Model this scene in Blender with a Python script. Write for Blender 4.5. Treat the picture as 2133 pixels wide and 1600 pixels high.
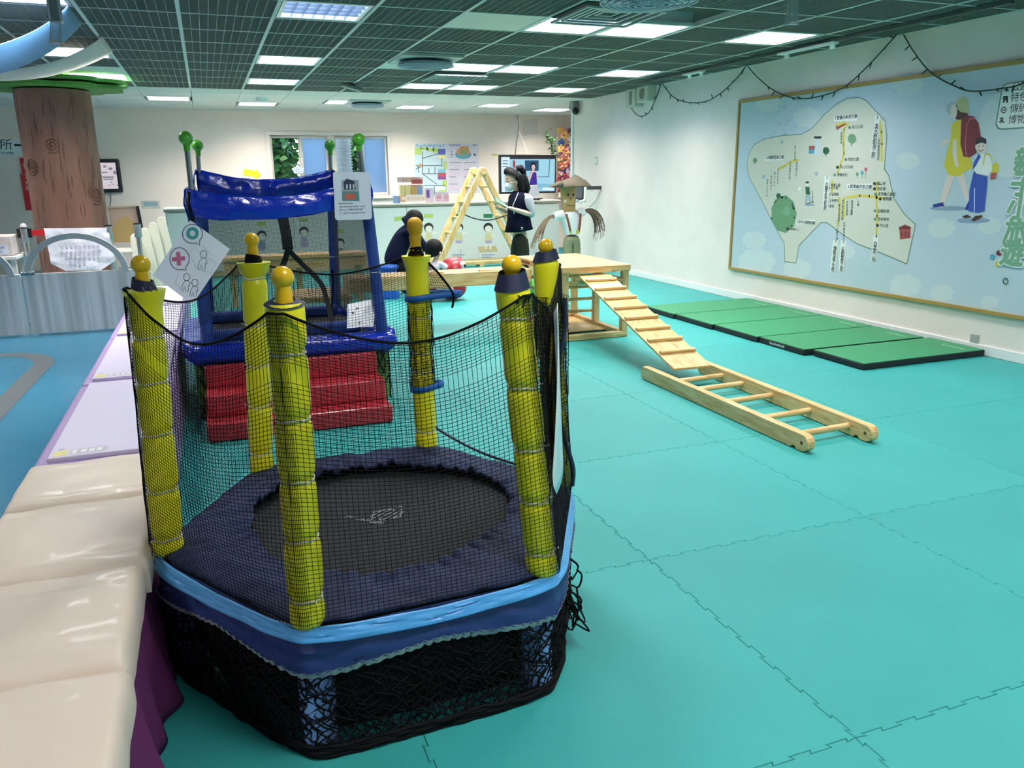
import bpy, bmesh, math, random
from mathutils import Vector, Matrix
R = math.radians
PI = math.pi
random.seed(7)
for o_ in list(bpy.data.objects):
    bpy.data.objects.remove(o_, do_unlink=True)
SC = bpy.context.scene
COL = SC.collection

# ------------------------------------------------------------------ camera
F_PX, YAW, PITCH, ROLL, EYE = 1639.3, 0.3588, 0.2597, 0.0105, 1.3536
W_PX, H_PX = 2133, 1600
def cam_axes():
    cy, sy, cp, sp = math.cos(YAW), math.sin(YAW), math.cos(PITCH), math.sin(PITCH)
    fw = Vector((sy*cp, cy*cp, -sp)); rt = Vector((cy, -sy, 0)); dn = fw.cross(rt)
    c, s = math.cos(ROLL), math.sin(ROLL)
    return c*rt + s*dn, -s*rt + c*dn, fw
AX = cam_axes()
cam_d = bpy.data.cameras.new('camera'); cam = bpy.data.objects.new('camera', cam_d); COL.objects.link(cam)
cam_d.sensor_fit = 'HORIZONTAL'; cam_d.sensor_width = 36; cam_d.lens = 36*F_PX/W_PX
cam_d.clip_start = 0.05; cam_d.clip_end = 200
mw = Matrix((AX[0], -AX[1], -AX[2])).transposed().to_4x4(); mw.translation = (0, 0, EYE)
cam.matrix_world = mw
SC.camera = cam
EYEV = Vector((0, 0, EYE))
def ray(u, v):
    return AX[0]*(u-W_PX/2) + AX[1]*(v-H_PX/2) + AX[2]*F_PX
# measured points: the place in the room where a plane of known depth / height is met
def at(u, v, y):
    d = ray(u, v); return EYEV + d*(y/d.y)
def atx(u, v, x):
    d = ray(u, v); return EYEV + d*(x/d.x)
def atz(u, v, z=0.0):
    d = ray(u, v); return EYEV + d*((z-EYE)/d.z)

# ------------------------------------------------------------------ world, exposure
wd = bpy.data.worlds.new('sky'); SC.world = wd; wd.use_nodes = True
nt = wd.node_tree; bg = nt.nodes['Background']
sky = nt.nodes.new('ShaderNodeTexSky'); sky.sky_type = 'NISHITA'; sky.sun_disc = False
sky.sun_elevation = R(48); sky.sun_rotation = R(200); sky.air_density = 1.0; sky.dust_density = .6
nt.links.new(sky.outputs['Color'], bg.inputs['Color']); bg.inputs['Strength'].default_value = .8
SC.view_settings.view_transform = 'Standard'; SC.view_settings.look = 'None'
SC.view_settings.gamma = 1; SC.view_settings.use_curve_mapping = False
SC.view_settings.exposure = 0.0
LAMP_W = 51.0
LAMP_COL = (1.0, 0.95, 0.895)

# ------------------------------------------------------------------ mesh helpers
class MB:
    def __init__(s): s.v = []; s.f = []; s.m = []
    def add(s, vs, fs, mi=0):
        b = len(s.v); s.v += [tuple(x) for x in vs]
        s.f += [tuple(b+i for i in f) for f in fs]; s.m += [mi]*len(fs); return s
    def box(s, c, d, mi=0, M=None):
        x, y, z = d[0]/2, d[1]/2, d[2]/2; c = Vector(c)
        vs = [Vector((i, j, k)) for k in (-z, z) for j in (-y, y) for i in (-x, x)]
        if M is not None: vs = [M @ q for q in vs]
        vs = [c+q for q in vs]
        return s.add(vs, [(0,2,3,1),(4,5,7,6),(0,1,5,4),(2,6,7,3),(0,4,6,2),(1,3,7,5)], mi)
    def bb(s, a, b, mi=0):
        return s.box([(a[i]+b[i])/2 for i in range(3)], [abs(a[i]-b[i]) for i in range(3)], mi)
    def bar(s, a, b, w, h, up=(0,0,1), mi=0):
        a, b = Vector(a), Vector(b); d = b-a; L = d.length; d.normalize(); up = Vector(up)
        sd = d.cross(up)
        if sd.length < 1e-5: sd = d.cross(Vector((0,1,0)))
        sd.normalize(); u2 = sd.cross(d)
        return s.box((a+b)/2, (w, L, h), mi, Matrix((sd, d, u2)).transposed())
    def tube(s, pts, r, n=8, mi=0, closed=False, cap=True, up=(0,0,1)):
        pts = [Vector(p) for p in pts]; k = len(pts); rs = r if hasattr(r, '__len__') else [r]*k
        T = []
        for i in range(k):
            a = pts[(i-1) % k] if (closed or i > 0) else pts[i]; b = pts[(i+1) % k] if (closed or i < k-1) else pts[i]
            t = b-a
            if t.length < 1e-9: t = Vector((0,0,1))
            T.append(t.normalized())
        nrm = Vector(up)
        if abs(nrm.dot(T[0])) > .95: nrm = Vector((1,0,0)) if abs(T[0].x) < .9 else Vector((0,1,0))
        vs = []
        for i in range(k):
            nrm = nrm - T[i]*nrm.dot(T[i])
            if nrm.length < 1e-6: nrm = T[i].orthogonal()
            nrm.normalize(); bn = T[i].cross(nrm)
            for j in range(n):
                a = 2*PI*j/n; vs.append(pts[i] + (nrm*math.cos(a) + bn*math.sin(a))*rs[i])
        fs = []
        for i in range(k if closed else k-1):
            i2 = (i+1) % k
            for j in range(n):
                j2 = (j+1) % n; fs.append((i*n+j, i*n+j2, i2*n+j2, i2*n+j))
        if cap and not closed: fs += [tuple(range(n-1, -1, -1)), tuple((k-1)*n+j for j in range(n))]
        return s.add(vs, fs, mi)
    def lathe(s, prof, c=(0,0,0), n=24, mi=0, M=None, cap=True, sx=1, sy=1):
        c = Vector(c); vs = []
        for r, z in prof:
            for j in range(n):
                a = 2*PI*j/n; q = Vector((r*math.cos(a)*sx, r*math.sin(a)*sy, z)); vs.append(c + (M @ q if M is not None else q))
        fs = [(i*n+j, i*n+(j+1) % n, (i+1)*n+(j+1) % n, (i+1)*n+j) for i in range(len(prof)-1) for j in range(n)]
        if cap: fs += [tuple(range(n-1, -1, -1)), tuple((len(prof)-1)*n+j for j in range(n))]
        return s.add(vs, fs, mi)
    def ball(s, c, r, n=20, mi=0, sc=(1,1,1), M=None):
        k = n//2; c = Vector(c); vs = []; fs = []
        for i in range(1, k):
            for j in range(n):
                a, b = PI*i/k, 2*PI*j/n
                vs.append(Vector((math.sin(a)*math.cos(b)*r*sc[0], math.sin(a)*math.sin(b)*r*sc[1], math.cos(a)*r*sc[2])))
        vs += [Vector((0,0,r*sc[2])), Vector((0,0,-r*sc[2]))]
        t, bt = len(vs)-2, len(vs)-1
        for i in range(k-2):
            for j in range(n): fs.append((i*n+j, (i+1)*n+j, (i+1)*n+(j+1) % n, i*n+(j+1) % n))
        for j in range(n): fs.append((t, j, (j+1) % n)); fs.append((bt, (k-2)*n+(j+1) % n, (k-2)*n+j))
        if M is not None: vs = [M @ q for q in vs]
        return s.add([c+q for q in vs], fs, mi)
    def grid(s, fn, nu, nv, mi=0, closeu=False):
        vs = [fn(i/nu, j/nv) for j in range(nv+1) for i in range(nu+1 if not closeu else nu)]
        w = nu+1 if not closeu else nu
        fs = [(j*w+i, j*w+(i+1) % w, (j+1)*w+(i+1) % w, (j+1)*w+i) for j in range(nv) for i in range(nu)]
        return s.add(vs, fs, mi)
    def poly(s, pts, mi=0): return s.add(pts, [tuple(range(len(pts)))], mi)
    def prism(s, pts, off, mi=0):
        n = len(pts); off = Vector(off); pts = [Vector(p) for p in pts]
        return s.add(pts + [p+off for p in pts], [tuple(range(n-1, -1, -1)), tuple(range(n, 2*n))] + [(i, (i+1) % n, n+(i+1) % n, n+i) for i in range(n)], mi)
    def text(s, body, o, ex, ey, h, mi=0, align='l', vertical=False, gap=1.08, off=0):
        o, ex, ey = Vector(o), Vector(ex), Vector(ey)
        if vertical:
            for k, ch in enumerate(body): s.text(ch, o - ey*h*gap*k, ex, ey, h, mi, 'c')
            return s
        vs, fs, w = glyphs(body, off)
        dx = {'l': 0, 'c': -w/2, 'r': -w}[align]
        return s.add([o + ex*((x+dx)*h) + ey*(y*h) for x, y in vs], fs, mi)
    def build(s, name, mats, parent=None, smooth=None, bevel=0, seg=2, mods=()):
        me = bpy.data.meshes.new(name)
        org = ORG.get(parent.name, Vector()) if parent is not None else Vector()
        me.from_pydata([(x-org.x, y-org.y, z-org.z) for x, y, z in s.v], [], s.f)
        for m_ in (mats if isinstance(mats, (list, tuple)) else [mats]): me.materials.append(m_)
        me.polygons.foreach_set('material_index', s.m)
        if smooth is not None:
            me.polygons.foreach_set('use_smooth', [True]*len(me.polygons))
            me.set_sharp_from_angle(angle=R(smooth))
        me.update()
        ob = bpy.data.objects.new(name, me); COL.objects.link(ob)
        if parent is not None: ob.parent = parent; ORG[ob.name] = org
        if bevel:
            b = ob.modifiers.new('bevel', 'BEVEL'); b.width = bevel; b.segments = seg; b.limit_method = 'ANGLE'; b.angle_limit = R(40)
        return ob
ORG = {}
_G = {}
def glyphs(body, off=0):
    if (body, off) in _G: return _G[(body, off)]
    cu = bpy.data.curves.new('lettering', 'FONT'); cu.body = body; cu.resolution_u = 1; cu.offset = off
    ob = bpy.data.objects.new('lettering', cu); COL.objects.link(ob)
    me = bpy.data.meshes.new_from_object(ob.evaluated_get(bpy.context.evaluated_depsgraph_get()))
    vs = [(v.co.x, v.co.y) for v in me.vertices]; fs = [tuple(p.vertices) for p in me.polygons]
    bpy.data.objects.remove(ob); bpy.data.curves.remove(cu); bpy.data.meshes.remove(me)
    x0 = min([v[0] for v in vs] or [0]); x1 = max([v[0] for v in vs] or [1])
    r = ([(x-x0, y) for x, y in vs], fs, x1-x0); _G[(body, off)] = r; return r
def tag(o, label, cat, group=None, kind=None):
    if label: o['label'] = label
    if cat: o['category'] = cat
    if group: o['group'] = group
    if kind: o['kind'] = kind
    return o
def thing(name, loc, label, cat, group=None):
    o = bpy.data.objects.new(name, None); COL.objects.link(o); o.location = loc; o.empty_display_size = .1
    ORG[o.name] = Vector(loc); return tag(o, label, cat, group)
def struct(o): o['kind'] = 'structure'; return o
def stuff(o): o['kind'] = 'stuff'; return o
def dup(root, loc, rz=0, label=None, group=None, parent=None):
    r = root.copy(); COL.objects.link(r); r.location = loc; r.rotation_euler = (0, 0, rz)
    if label: r['label'] = label
    if group: r['group'] = group
    for ch in list(root.children):
        c = ch.copy(); COL.objects.link(c); c.parent = r
        for g in list(ch.children):
            d = g.copy(); COL.objects.link(d); d.parent = c
    return r
def copyof(o, loc=None, parent=None, rot=None):
    c = o.copy(); COL.objects.link(c)
    if loc is not None: c.location = loc
    if rot is not None: c.rotation_euler = rot
    if parent is not None: c.parent = parent
    return c
def lerp(a, b, t): return a + (b-a)*t
def catm(pts, n):
    pts = [Vector(p) for p in pts]; out = []
    P = [2*pts[0]-pts[1]] + pts + [2*pts[-1]-pts[-2]]
    for i in range(1, len(P)-2):
        a, b, c, d = P[i-1:i+3]
        for k in range(n):
            t = k/n; out.append(.5*((2*b) + (c-a)*t + (2*a-5*b+4*c-d)*t*t + (3*b-3*c+d-a)*t**3))
    return out + [pts[-1]]

# ------------------------------------------------------------------ materials
def lin(h):
    h = h.lstrip('#'); c = [int(h[i:i+2], 16)/255 for i in (0, 2, 4)]
    return tuple((x/12.92 if x <= .04045 else ((x+.055)/1.055)**2.4) for x in c) + (1,)
MATS = {}
def mat(name, col, rough=.5, metal=0, bump=None, var=None, coat=0, alpha=None, trans=0, emit=None, sheen=0, stretch=(1,1,1), rnd=0, spec=None):
    if name in MATS: return MATS[name]
    m = bpy.data.materials.new(name); MATS[name] = m; m.use_nodes = True
    n, l = m.node_tree.nodes, m.node_tree.links; p = n['Principled BSDF']
    c = lin(col); p.inputs['Base Color'].default_value = c; p.inputs['Roughness'].default_value = rough
    p.inputs['Metallic'].default_value = metal; p.inputs['Coat Weight'].default_value = coat
    p.inputs['Transmission Weight'].default_value = trans; p.inputs['Sheen Weight'].default_value = sheen
    if spec is not None: p.inputs['Specular IOR Level'].default_value = spec
    m.diffuse_color = c
    if alpha is not None: p.inputs['Alpha'].default_value = alpha
    if emit: p.inputs['Emission Color'].default_value = lin(emit[0]); p.inputs['Emission Strength'].default_value = emit[1]
    tc = mp = None
    if bump or var:
        tc = n.new('ShaderNodeTexCoord'); mp = n.new('ShaderNodeMapping'); mp.inputs['Scale'].default_value = stretch
        l.new(tc.outputs['Object'], mp.inputs['Vector'])
    src = None
    if var:
        t = n.new('ShaderNodeTexNoise'); t.inputs['Scale'].default_value = var[0]; t.inputs['Detail'].default_value = 4
        l.new(mp.outputs['Vector'], t.inputs['Vector'])
        rp = n.new('ShaderNodeValToRGB'); rp.color_ramp.elements[0].position = var[2] if len(var) > 2 else .35
        rp.color_ramp.elements[1].position = var[3] if len(var) > 3 else .65
        rp.color_ramp.elements[0].color = c; rp.color_ramp.elements[1].color = lin(var[1])
        l.new(t.outputs['Fac'], rp.inputs['Fac']); src = rp.outputs['Color']; l.new(src, p.inputs['Base Color'])
    if rnd:
        oi = n.new('ShaderNodeObjectInfo'); hs = n.new('ShaderNodeHueSaturation')
        mr = n.new('ShaderNodeMapRange'); mr.inputs['To Min'].default_value = 1-rnd; mr.inputs['To Max'].default_value = 1+rnd
        l.new(oi.outputs['Random'], mr.inputs['Value']); l.new(mr.outputs['Result'], hs.inputs['Value'])
        hs.inputs['Color'].default_value = c
        if src: l.new(src, hs.inputs['Color'])
        l.new(hs.outputs['Color'], p.inputs['Base Color'])
    if bump:
        t2 = n.new('ShaderNodeTexNoise'); t2.inputs['Scale'].default_value = bump[0]; t2.inputs['Detail'].default_value = 3
        b = n.new('ShaderNodeBump'); b.inputs['Strength'].default_value = bump[1]; b.inputs['Distance'].default_value = bump[2] if len(bump) > 2 else .01
        l.new(mp.outputs['Vector'], t2.inputs['Vector']); l.new(t2.outputs['Fac'], b.inputs['Height']); l.new(b.outputs['Normal'], p.inputs['Normal'])
    return m
def wood(name, st):   # pale pine: stretched rings plus fine grain
    m = mat(name, '#d9b77c', .42, bump=(60, .12, .003), stretch=st, coat=.15)
    n, l = m.node_tree.nodes, m.node_tree.links; p = n['Principled BSDF']
    mp = [x for x in n if x.type == 'MAPPING'][0]
    t = n.new('ShaderNodeTexNoise'); t.inputs['Scale'].default_value = 9; t.inputs['Detail'].default_value = 6; t.inputs['Distortion'].default_value = .6
    l.new(mp.outputs['Vector'], t.inputs['Vector'])
    rp = n.new('ShaderNodeValToRGB'); e = rp.color_ramp.elements
    e[0].position, e[1].position = .30, .72; e[0].color, e[1].color = lin('#bf9458'), lin('#e6cb95')
    k = e.new(.5); k.color = lin('#d8b67c')
    l.new(t.outputs['Fac'], rp.inputs['Fac'])
    oi = n.new('ShaderNodeObjectInfo'); hs = n.new('ShaderNodeHueSaturation'); mr = n.new('ShaderNodeMapRange')
    mr.inputs['To Min'].default_value = .93; mr.inputs['To Max'].default_value = 1.06
    l.new(oi.outputs['Random'], mr.inputs['Value']); l.new(mr.outputs['Result'], hs.inputs['Value'])
    l.new(rp.outputs['Color'], hs.inputs['Color']); l.new(hs.outputs['Color'], p.inputs['Base Color']); return m
def emis(name, col, s):
    if name in MATS: return MATS[name]
    m = bpy.data.materials.new(name); MATS[name] = m; m.use_nodes = True; n = m.node_tree.nodes; n.clear()
    e = n.new('ShaderNodeEmission'); e.inputs['Color'].default_value = lin(col); e.inputs['Strength'].default_value = s
    o = n.new('ShaderNodeOutputMaterial'); m.node_tree.links.new(e.outputs[0], o.inputs[0]); return m
WX, WY, WZ = wood('pine_x', (.5,5,5)), wood('pine_y', (5,.5,5)), wood('pine_z', (5,5,.5))
WHITE = mat('white_paint', '#eceeea', .55); BLACK = mat('black_plastic', '#15161a', .45)
PAPER = mat('paper', '#e9ebf2', .35); CHROME = mat('chrome', '#c9ccce', .18, 1); STEEL = mat('steel', '#a9adb0', .3, 1)
DARK = mat('dark_rubber', '#0d1417', .8)
def flat(h, rough=.6): return mat('print_'+h.strip('#'), h, rough)

# ================================================================== STRUCTURE
ZC, XW, YB = 2.4127, 5.382, 14.1          # ceiling, right wall, back wall
GX, GY = -0.0515, 6.0603                  # ceiling grid origin, 0.6 m cells
TX, TY = 1.369, 2.2546                    # foam tile grid origin, 1 m tiles
XL, YF, XA = -5.0, -4.2, 7.2
wallm = mat('wall_right_paint', '#f3e7e1', .6, var=(3, '#eee2dc'))
wallc = mat('wall_cream_paint', '#f2e3d6', .6, var=(2.5, '#eeded0'))
vinyl = mat('blue_vinyl', '#2f7a9a', .24, var=(1.2, '#2a7393'), bump=(3, .05, .01))
subf = mat('seam_teal', '#0c6d72', .9)
fl = MB()
fl.bb((XL, YF, -.2), (-.64, YB, -.012), 0); fl.bb((-.64, YF, -.2), (XA, YB, -.012), 1)
FLOOR = struct(fl.build('floor', [vinyl, subf]))
# foam tiles: toothed outline, shared mesh
foam = mat('teal_foam', '#2d9a97', .55, var=(2.2, '#309f9c'), bump=(900, .25, .002), rnd=.045)
def tooth_side():
    n, a, pts = 9, .011, []
    for k in range(n):
        t = k/n; w = 1/n
        pts += [(t+w*.28, 0), (t+w*.22, a), (t+w*.78, a), (t+w*.72, 0)]
    return pts
def tile_mesh():
    s = tooth_side(); P = [Vector((0,0))] + [Vector((t, o-.0055)) for t, o in s] + [Vector((1,0))] + [Vector((1+o-.0055, t)) for t, o in s]
    P += [Vector((1,1))] + [Vector((t, 1+o-.0055)) for t, o in reversed(s)] + [Vector((0,1))] + [Vector((o-.0055, t)) for t, o in reversed(s)]
    n = len(P)
    def inset(d):
        out = []
        for i in range(n):
            a, b, c = P[i-1], P[i], P[(i+1) % n]
            e1, e2 = (b-a).normalized(), (c-b).normalized(); n1, n2 = Vector((-e1.y, e1.x)), Vector((-e2.y, e2.x))
            h = (n1+n2); h = h/max(.6, h.length_squared/2) if h.length > 1e-6 else n1
            out.append(b + h*d)
        return out
    A, B = inset(.0009), inset(.0028)
    m = MB()
    m.add([(p.x, p.y, -.012) for p in A] + [(p.x, p.y, -.0016) for p in A] + [(p.x, p.y, 0) for p in B],
          [(i, (i+1) % n, n+(i+1) % n, n+i) for i in range(n)] + [(n+i, n+(i+1) % n, 2*n+(i+1) % n, 2*n+i) for i in range(n)] + [tuple(range(2*n, 3*n))])
    return m
t0 = tile_mesh().build('foam_tile', foam, FLOOR)
first = True
for i in range(-2, 4):
    for j in range(-6, 10):
        if first: t0.location = (TX+i, TY+j, 0); first = False
        else: copyof(t0, (TX+i, TY+j, 0))
# grey painted track line on the vinyl
ln = MB()
path = [(-5, 7.36), (-2.2, 7.34), (-1.85, 7.30), (-1.55, 7.22), (-1.38, 7.05), (-1.30, 6.8), (-1.31, 6.3), (-1.34, 5.0), (-1.38, 3.4), (-1.44, 1.0)]
pp = catm([(x, y, -.0105) for x, y in path], 6)
lv = []
for k, p in enumerate(pp):
    d = (pp[min(k+1, len(pp)-1)] - pp[max(k-1, 0)]).normalized(); nn = Vector((-d.y, d.x, 0))*.07
    lv += [p-nn, p+nn]
ln.add(lv, [(2*k, 2*k+1, 2*k+3, 2*k+2) for k in range(len(pp)-1)])
ln.build('track_line', mat('line_grey', '#5d6468', .35), FLOOR)
# walls
m = MB(); m.bb((XW, YF, -.2), (XW+.12, 11.55, 3.0)); struct(m.build('wall_right', wallm))
m = MB(); m.bb((XL-.1, YF, -.2), (XL, YB, 3.0)); struct(m.build('wall_left', wallc))
m = MB(); m.bb((XL, YF-.1, -.2), (XA, YF, 3.0)); struct(m.build('wall_front', wallm))
m = MB(); m.bb((XA, 11.4, -.2), (XA+.1, YB, 3.0)); m.bb((XW+.12, 11.4, -.2), (XA, 11.55, 3.0)); struct(m.build('wall_alcove', wallc))
WX0, WX1, WZ0, WZ1 = 1.07, 3.02, 1.04, 2.025
m = MB(); m.bb((XL, YB, -.2), (WX0, YB+.15, 3)); m.bb((WX1, YB, -.2), (XA, YB+.15, 3)); m.bb((WX0, YB, -.2), (WX1, YB+.15, WZ0)); m.bb((WX0, YB, WZ1), (WX1, YB+.15, 3))
struct(m.build('wall_back', wallc))
m = MB(); m.bb((XW-.014, YF, 0), (XW, 11.55, .075)); struct(m.build('baseboard_right', mat('baseboard_white', '#eef2f0', .4), bevel=.003))
m = MB(); m.bb((XW-.03, 11.52, 0), (XW+.14, 11.58, ZC)); struct(m.build('trim_1', WHITE, bevel=.004))
# window
wf = mat('window_frame_paint', '#e9ddd2', .4)
m = MB(); a, b = WX0, WX1
m.bb((a-.07, YB-.03, WZ1), (b+.07, YB+.1, WZ1+.06)); m.bb((a-.07, YB-.05, WZ0-.06), (b+.07, YB+.1, WZ0))
m.bb((a-.07, YB-.03, WZ0), (a, YB+.1, WZ1)); m.bb((b, YB-.03, WZ0), (b+.07, YB+.1, WZ1)); m.bb((2.0, YB-.02, WZ0), (2.12, YB+.1, WZ1))
WIN = struct(m.build('window_1', wf, bevel=.004))
glass = mat('window_glass', '#ffffff', .02, trans=1)
film = bpy.data.materials.new('blue_film'); film.use_nodes = True; fn = film.node_tree.nodes; fn.clear()
tr = fn.new('ShaderNodeBsdfTranslucent'); tr.inputs[0].default_value = lin('#dcedff'); df = fn.new('ShaderNodeBsdfGlossy'); df.inputs['Roughness'].default_value = .1
mx = fn.new('ShaderNodeMixShader'); mx.inputs[0].default_value = .08; om = fn.new('ShaderNodeOutputMaterial')
film.node_tree.links.new(tr.outputs[0], mx.inputs[1]); film.node_tree.links.new(df.outputs[0], mx.inputs[2]); film.node_tree.links.new(mx.outputs[0], om.inputs[0])
for k, (x0, x1, g) in enumerate([(1.07, 1.56, 0), (1.56, 2.0, 1), (2.12, 2.58, 0), (2.58, 3.02, 1)]):
    yy = YB+.05 if g else YB+.075
    s = MB()
    for q in ((x0, x0+.035), (x1-.035, x1)): s.bb((q[0], yy-.012, WZ0), (q[1], yy+.012, WZ1))
    for q in ((WZ0, WZ0+.04), (WZ1-.04, WZ1)): s.bb((x0+.035, yy-.012, q[0]), (x1-.035, yy+.012, q[1]))
    sh = s.build('sash', wf, WIN, bevel=.003)
    p = MB(); p.bb((x0+.035, yy-.002, WZ0+.04), (x1-.035, yy+.002, WZ1-.04)); p.build('pane', film if g else glass, sh)
# ---------------- ceiling
plen = mat('plenum_grey', '#767f79', .9)
m = MB(); m.bb((XL, YF, 2.92), (XA, YB, 3.0)); m.bb((XL, YF, ZC+.105), (XA, 3.66, ZC+.13), 1)
CEIL = struct(m.build('ceiling', [plen, mat('ceiling_rear', '#5c6663', .8)]))
barm = mat('ceiling_bar_white', '#c9d3cf', .5)
for i in range(-8, 10):
    x = GX+.6*i
    if x > XW: continue
    m = MB(); m.bb((x-.012, 3.66, ZC-.004), (x+.012, 10.86, ZC+.03)); m.build('ceiling_runner', barm, CEIL)
for j in range(-4, 9):
    y = GY+.6*j
    m = MB(); m.bb((XL, y-.008, ZC-.003), (XW, y+.008, ZC+.02)); m.build('cross_bar', barm, CEIL)
LIGHTS = {(1,3):0,(1,-1):0,(1,6):0,(4,-1):0,(5,-1):0,(7,-1):0,(4,3):0,(5,3):0,(7,3):0,(4,6):0,(5,6):0,(7,6):0,(-2,6):0,(-2,-1):0,(-2,3):0,
          (-1,10):1,(1,11):1,(3,10):1,(5,11):1,(7,10):1,(9,11):1}
REAR = [(i, j) for i in (-4, 1, 4, 7) for j in (-5, -9, -13)] + [(-5, -1), (-5, 3), (-5, 6), (-8, 3), (-8, 6), (-4, 10), (-7, 10), (-3, 11)]
SOLID = {(3,-1):'p', (3,2):'f', (3,3):'p', (4,-2):'d', (5,-2):'f', (4,4):'d', (-2,5):'p'}
meshm = mat('ceiling_mesh_green', '#8d938c', .6)
pm = MB(); n_y, n_x = 10, 24
for k in range(n_y+1):
    x = .012 + .576*k/n_y; pm.add([(x-.0022, .008, 0), (x+.0022, .008, 0), (x+.0022, .592, 0), (x-.0022, .592, 0)], [(0,1,2,3)])
    pm.add([(x, .008, 0), (x, .592, 0), (x, .592, .014), (x, .008, .014)], [(0,1,2,3)], 1)
for k in range(n_x+1):
    y = .010 + .58*k/n_x; pm.add([(.012, y, .001), (.588, y, .001), (.588, y, .015), (.012, y, .015)], [(0,1,2,3)], 1)
    pm.add([(.012, y-.0018, 0), (.588, y-.0018, 0), (.588, y+.0018, 0), (.012, y+.0018, 0)], [(0,1,2,3)], 1)
base = None
meshl = mat('ceiling_mesh_edge', '#8d9a93', .6)
sol = None; solm = mat('ceiling_tile_white', '#dcdcd6', .7, rnd=.02)
for i in range(-8, 9):
    for j in range(-4, 12):
        if (i, j) in LIGHTS: continue
        x, y = GX+.6*i, GY+.6*j
        if j < 8 and (i, j) not in SOLID:
            if base is None: base = pm.build('mesh_panel', [meshl, meshm], CEIL); base.location = (x, y, ZC)
            else: copyof(base, (x, y, ZC))
for i in range(-8, 12):
    for j in list(range(8, 14)) :
        if (i, j) in LIGHTS: continue
        x, y = GX+.6*i, GY+.6*j
        if sol is None:
            m = MB(); m.bb((.003, .003, 0), (.597, .597, .015)); sol = m.build('ceiling_tile', solm, CEIL); sol.location = (x, y, ZC)
        else: copyof(sol, (x, y, ZC))
m = MB(); m.bb((XW, 10.86, ZC), (XA, 11.55, ZC+.02)); m.bb((XL, 10.8, ZC+.11), (XA, YB, ZC+.125)); m.build('white_ceiling_board', solm, CEIL)
for (i, j), k in SOLID.items():
    if k == 'p': copyof(sol, (GX+.6*i, GY+.6*j, ZC))
# ---------------- ceiling lights
tube_e = emis('tube_glow', '#f4f8ff', 9.0); pan = mat('lamp_reflector', '#e8eef2', .25, .3); louv = mat('lamp_louvre', '#6d7f99', .3, .5)
lm = MB()
for a, b in (((.02,.02,0),(.58,.045,.09)), ((.02,.555,0),(.58,.58,.09)), ((.02,.045,0),(.045,.555,.09)), ((.555,.045,0),(.58,.555,.09)), ((.02,.02,.09),(.58,.58,.10))): lm.bb(a, b)
lv_ = MB()
for k in range(1, 4): lv_.bb((.045, .045+.51*k/4-.0015, .004), (.555, .045+.51*k/4+.0015, .045))
for k in range(1, 7): lv_.bb((.045+.51*k/7-.0012, .045, .004), (.045+.51*k/7+.0012, .555, .045))
tb = MB()
for k in range(3): tb.tube([(.055, .13+.17*k, .068), (.545, .13+.17*k, .068)], .014, 8)
def lamp_data():
    L = bpy.data.lights.new('lamp_light', 'AREA'); L.shape = 'SQUARE'; L.size = .49; L.energy = LAMP_W; L.color = LAMP_COL; return L
LD = lamp_data(); LR = None
LDIM = lamp_data(); LDIM.energy = 5; LDIM.color = (.8, .9, 1.0); DIM = {(1,-1)}; LBACK = lamp_data(); LBACK.energy = 78; LREAR = lamp_data(); LREAR.energy = 43
def place_words(i, j):
    rows_ = {-1: 'nearest row seen', 3: 'second row of lights', 6: 'third row of lights', 10: 'white ceiling strip near the back', 11: 'white ceiling at the back wall'}
    return rows_.get(j, 'rear rows')
names = {(1,-1):'square louvred ceiling light over the blue canopy, nearest the camera, partly mirrored tenant of the grid',}
LBL = {(1,-1):'large louvred ceiling light at the top edge above the blue canopied tower',
 (1,3):'plain glowing ceiling light directly behind the one above the tower',
 (1,6):'bluish louvred ceiling light at the edge of the dark mesh above the window',
 (4,-1):'left one of the near pair of bright louvred lights right of the blank panel',
 (5,-1):'right one of the near pair of bright louvred lights beside the air diffuser',
 (7,-1):'brightest white ceiling light nearest the mural wall',
 (4,3):'left light of the middle pair, right next to the round ceiling fan',
 (5,3):'right light of the middle pair beyond the round ceiling fan',
 (7,3):'ceiling light in the middle row close to the right wall',
 (4,6):'left light of the far pair at the end of the mesh ceiling',
 (5,6):'right light of the far pair at the end of the mesh ceiling',
 (7,6):'farthest mesh ceiling light by the right wall above the scarecrow',
 (-2,6):'bluish ceiling light above the green leaf board of the tree column',
 (-2,-1):'white ceiling light in the top left corner above the blue drape',
 (-2,3):'ceiling light mostly hidden behind the white hanging drape',
 (-1,10):'small light in the white back ceiling just right of the tree column',
 (1,11):'light in the white back ceiling left of the window beside the smoke detector',
 (3,10):'light in the white back ceiling left of the far fan',
 (5,11):'dim light in the white back ceiling just right of the far fan',
 (7,10):'bright light in the white back ceiling above the A-frame ladder',
 (9,11):'rightmost light in the white back ceiling above the television'}
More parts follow.
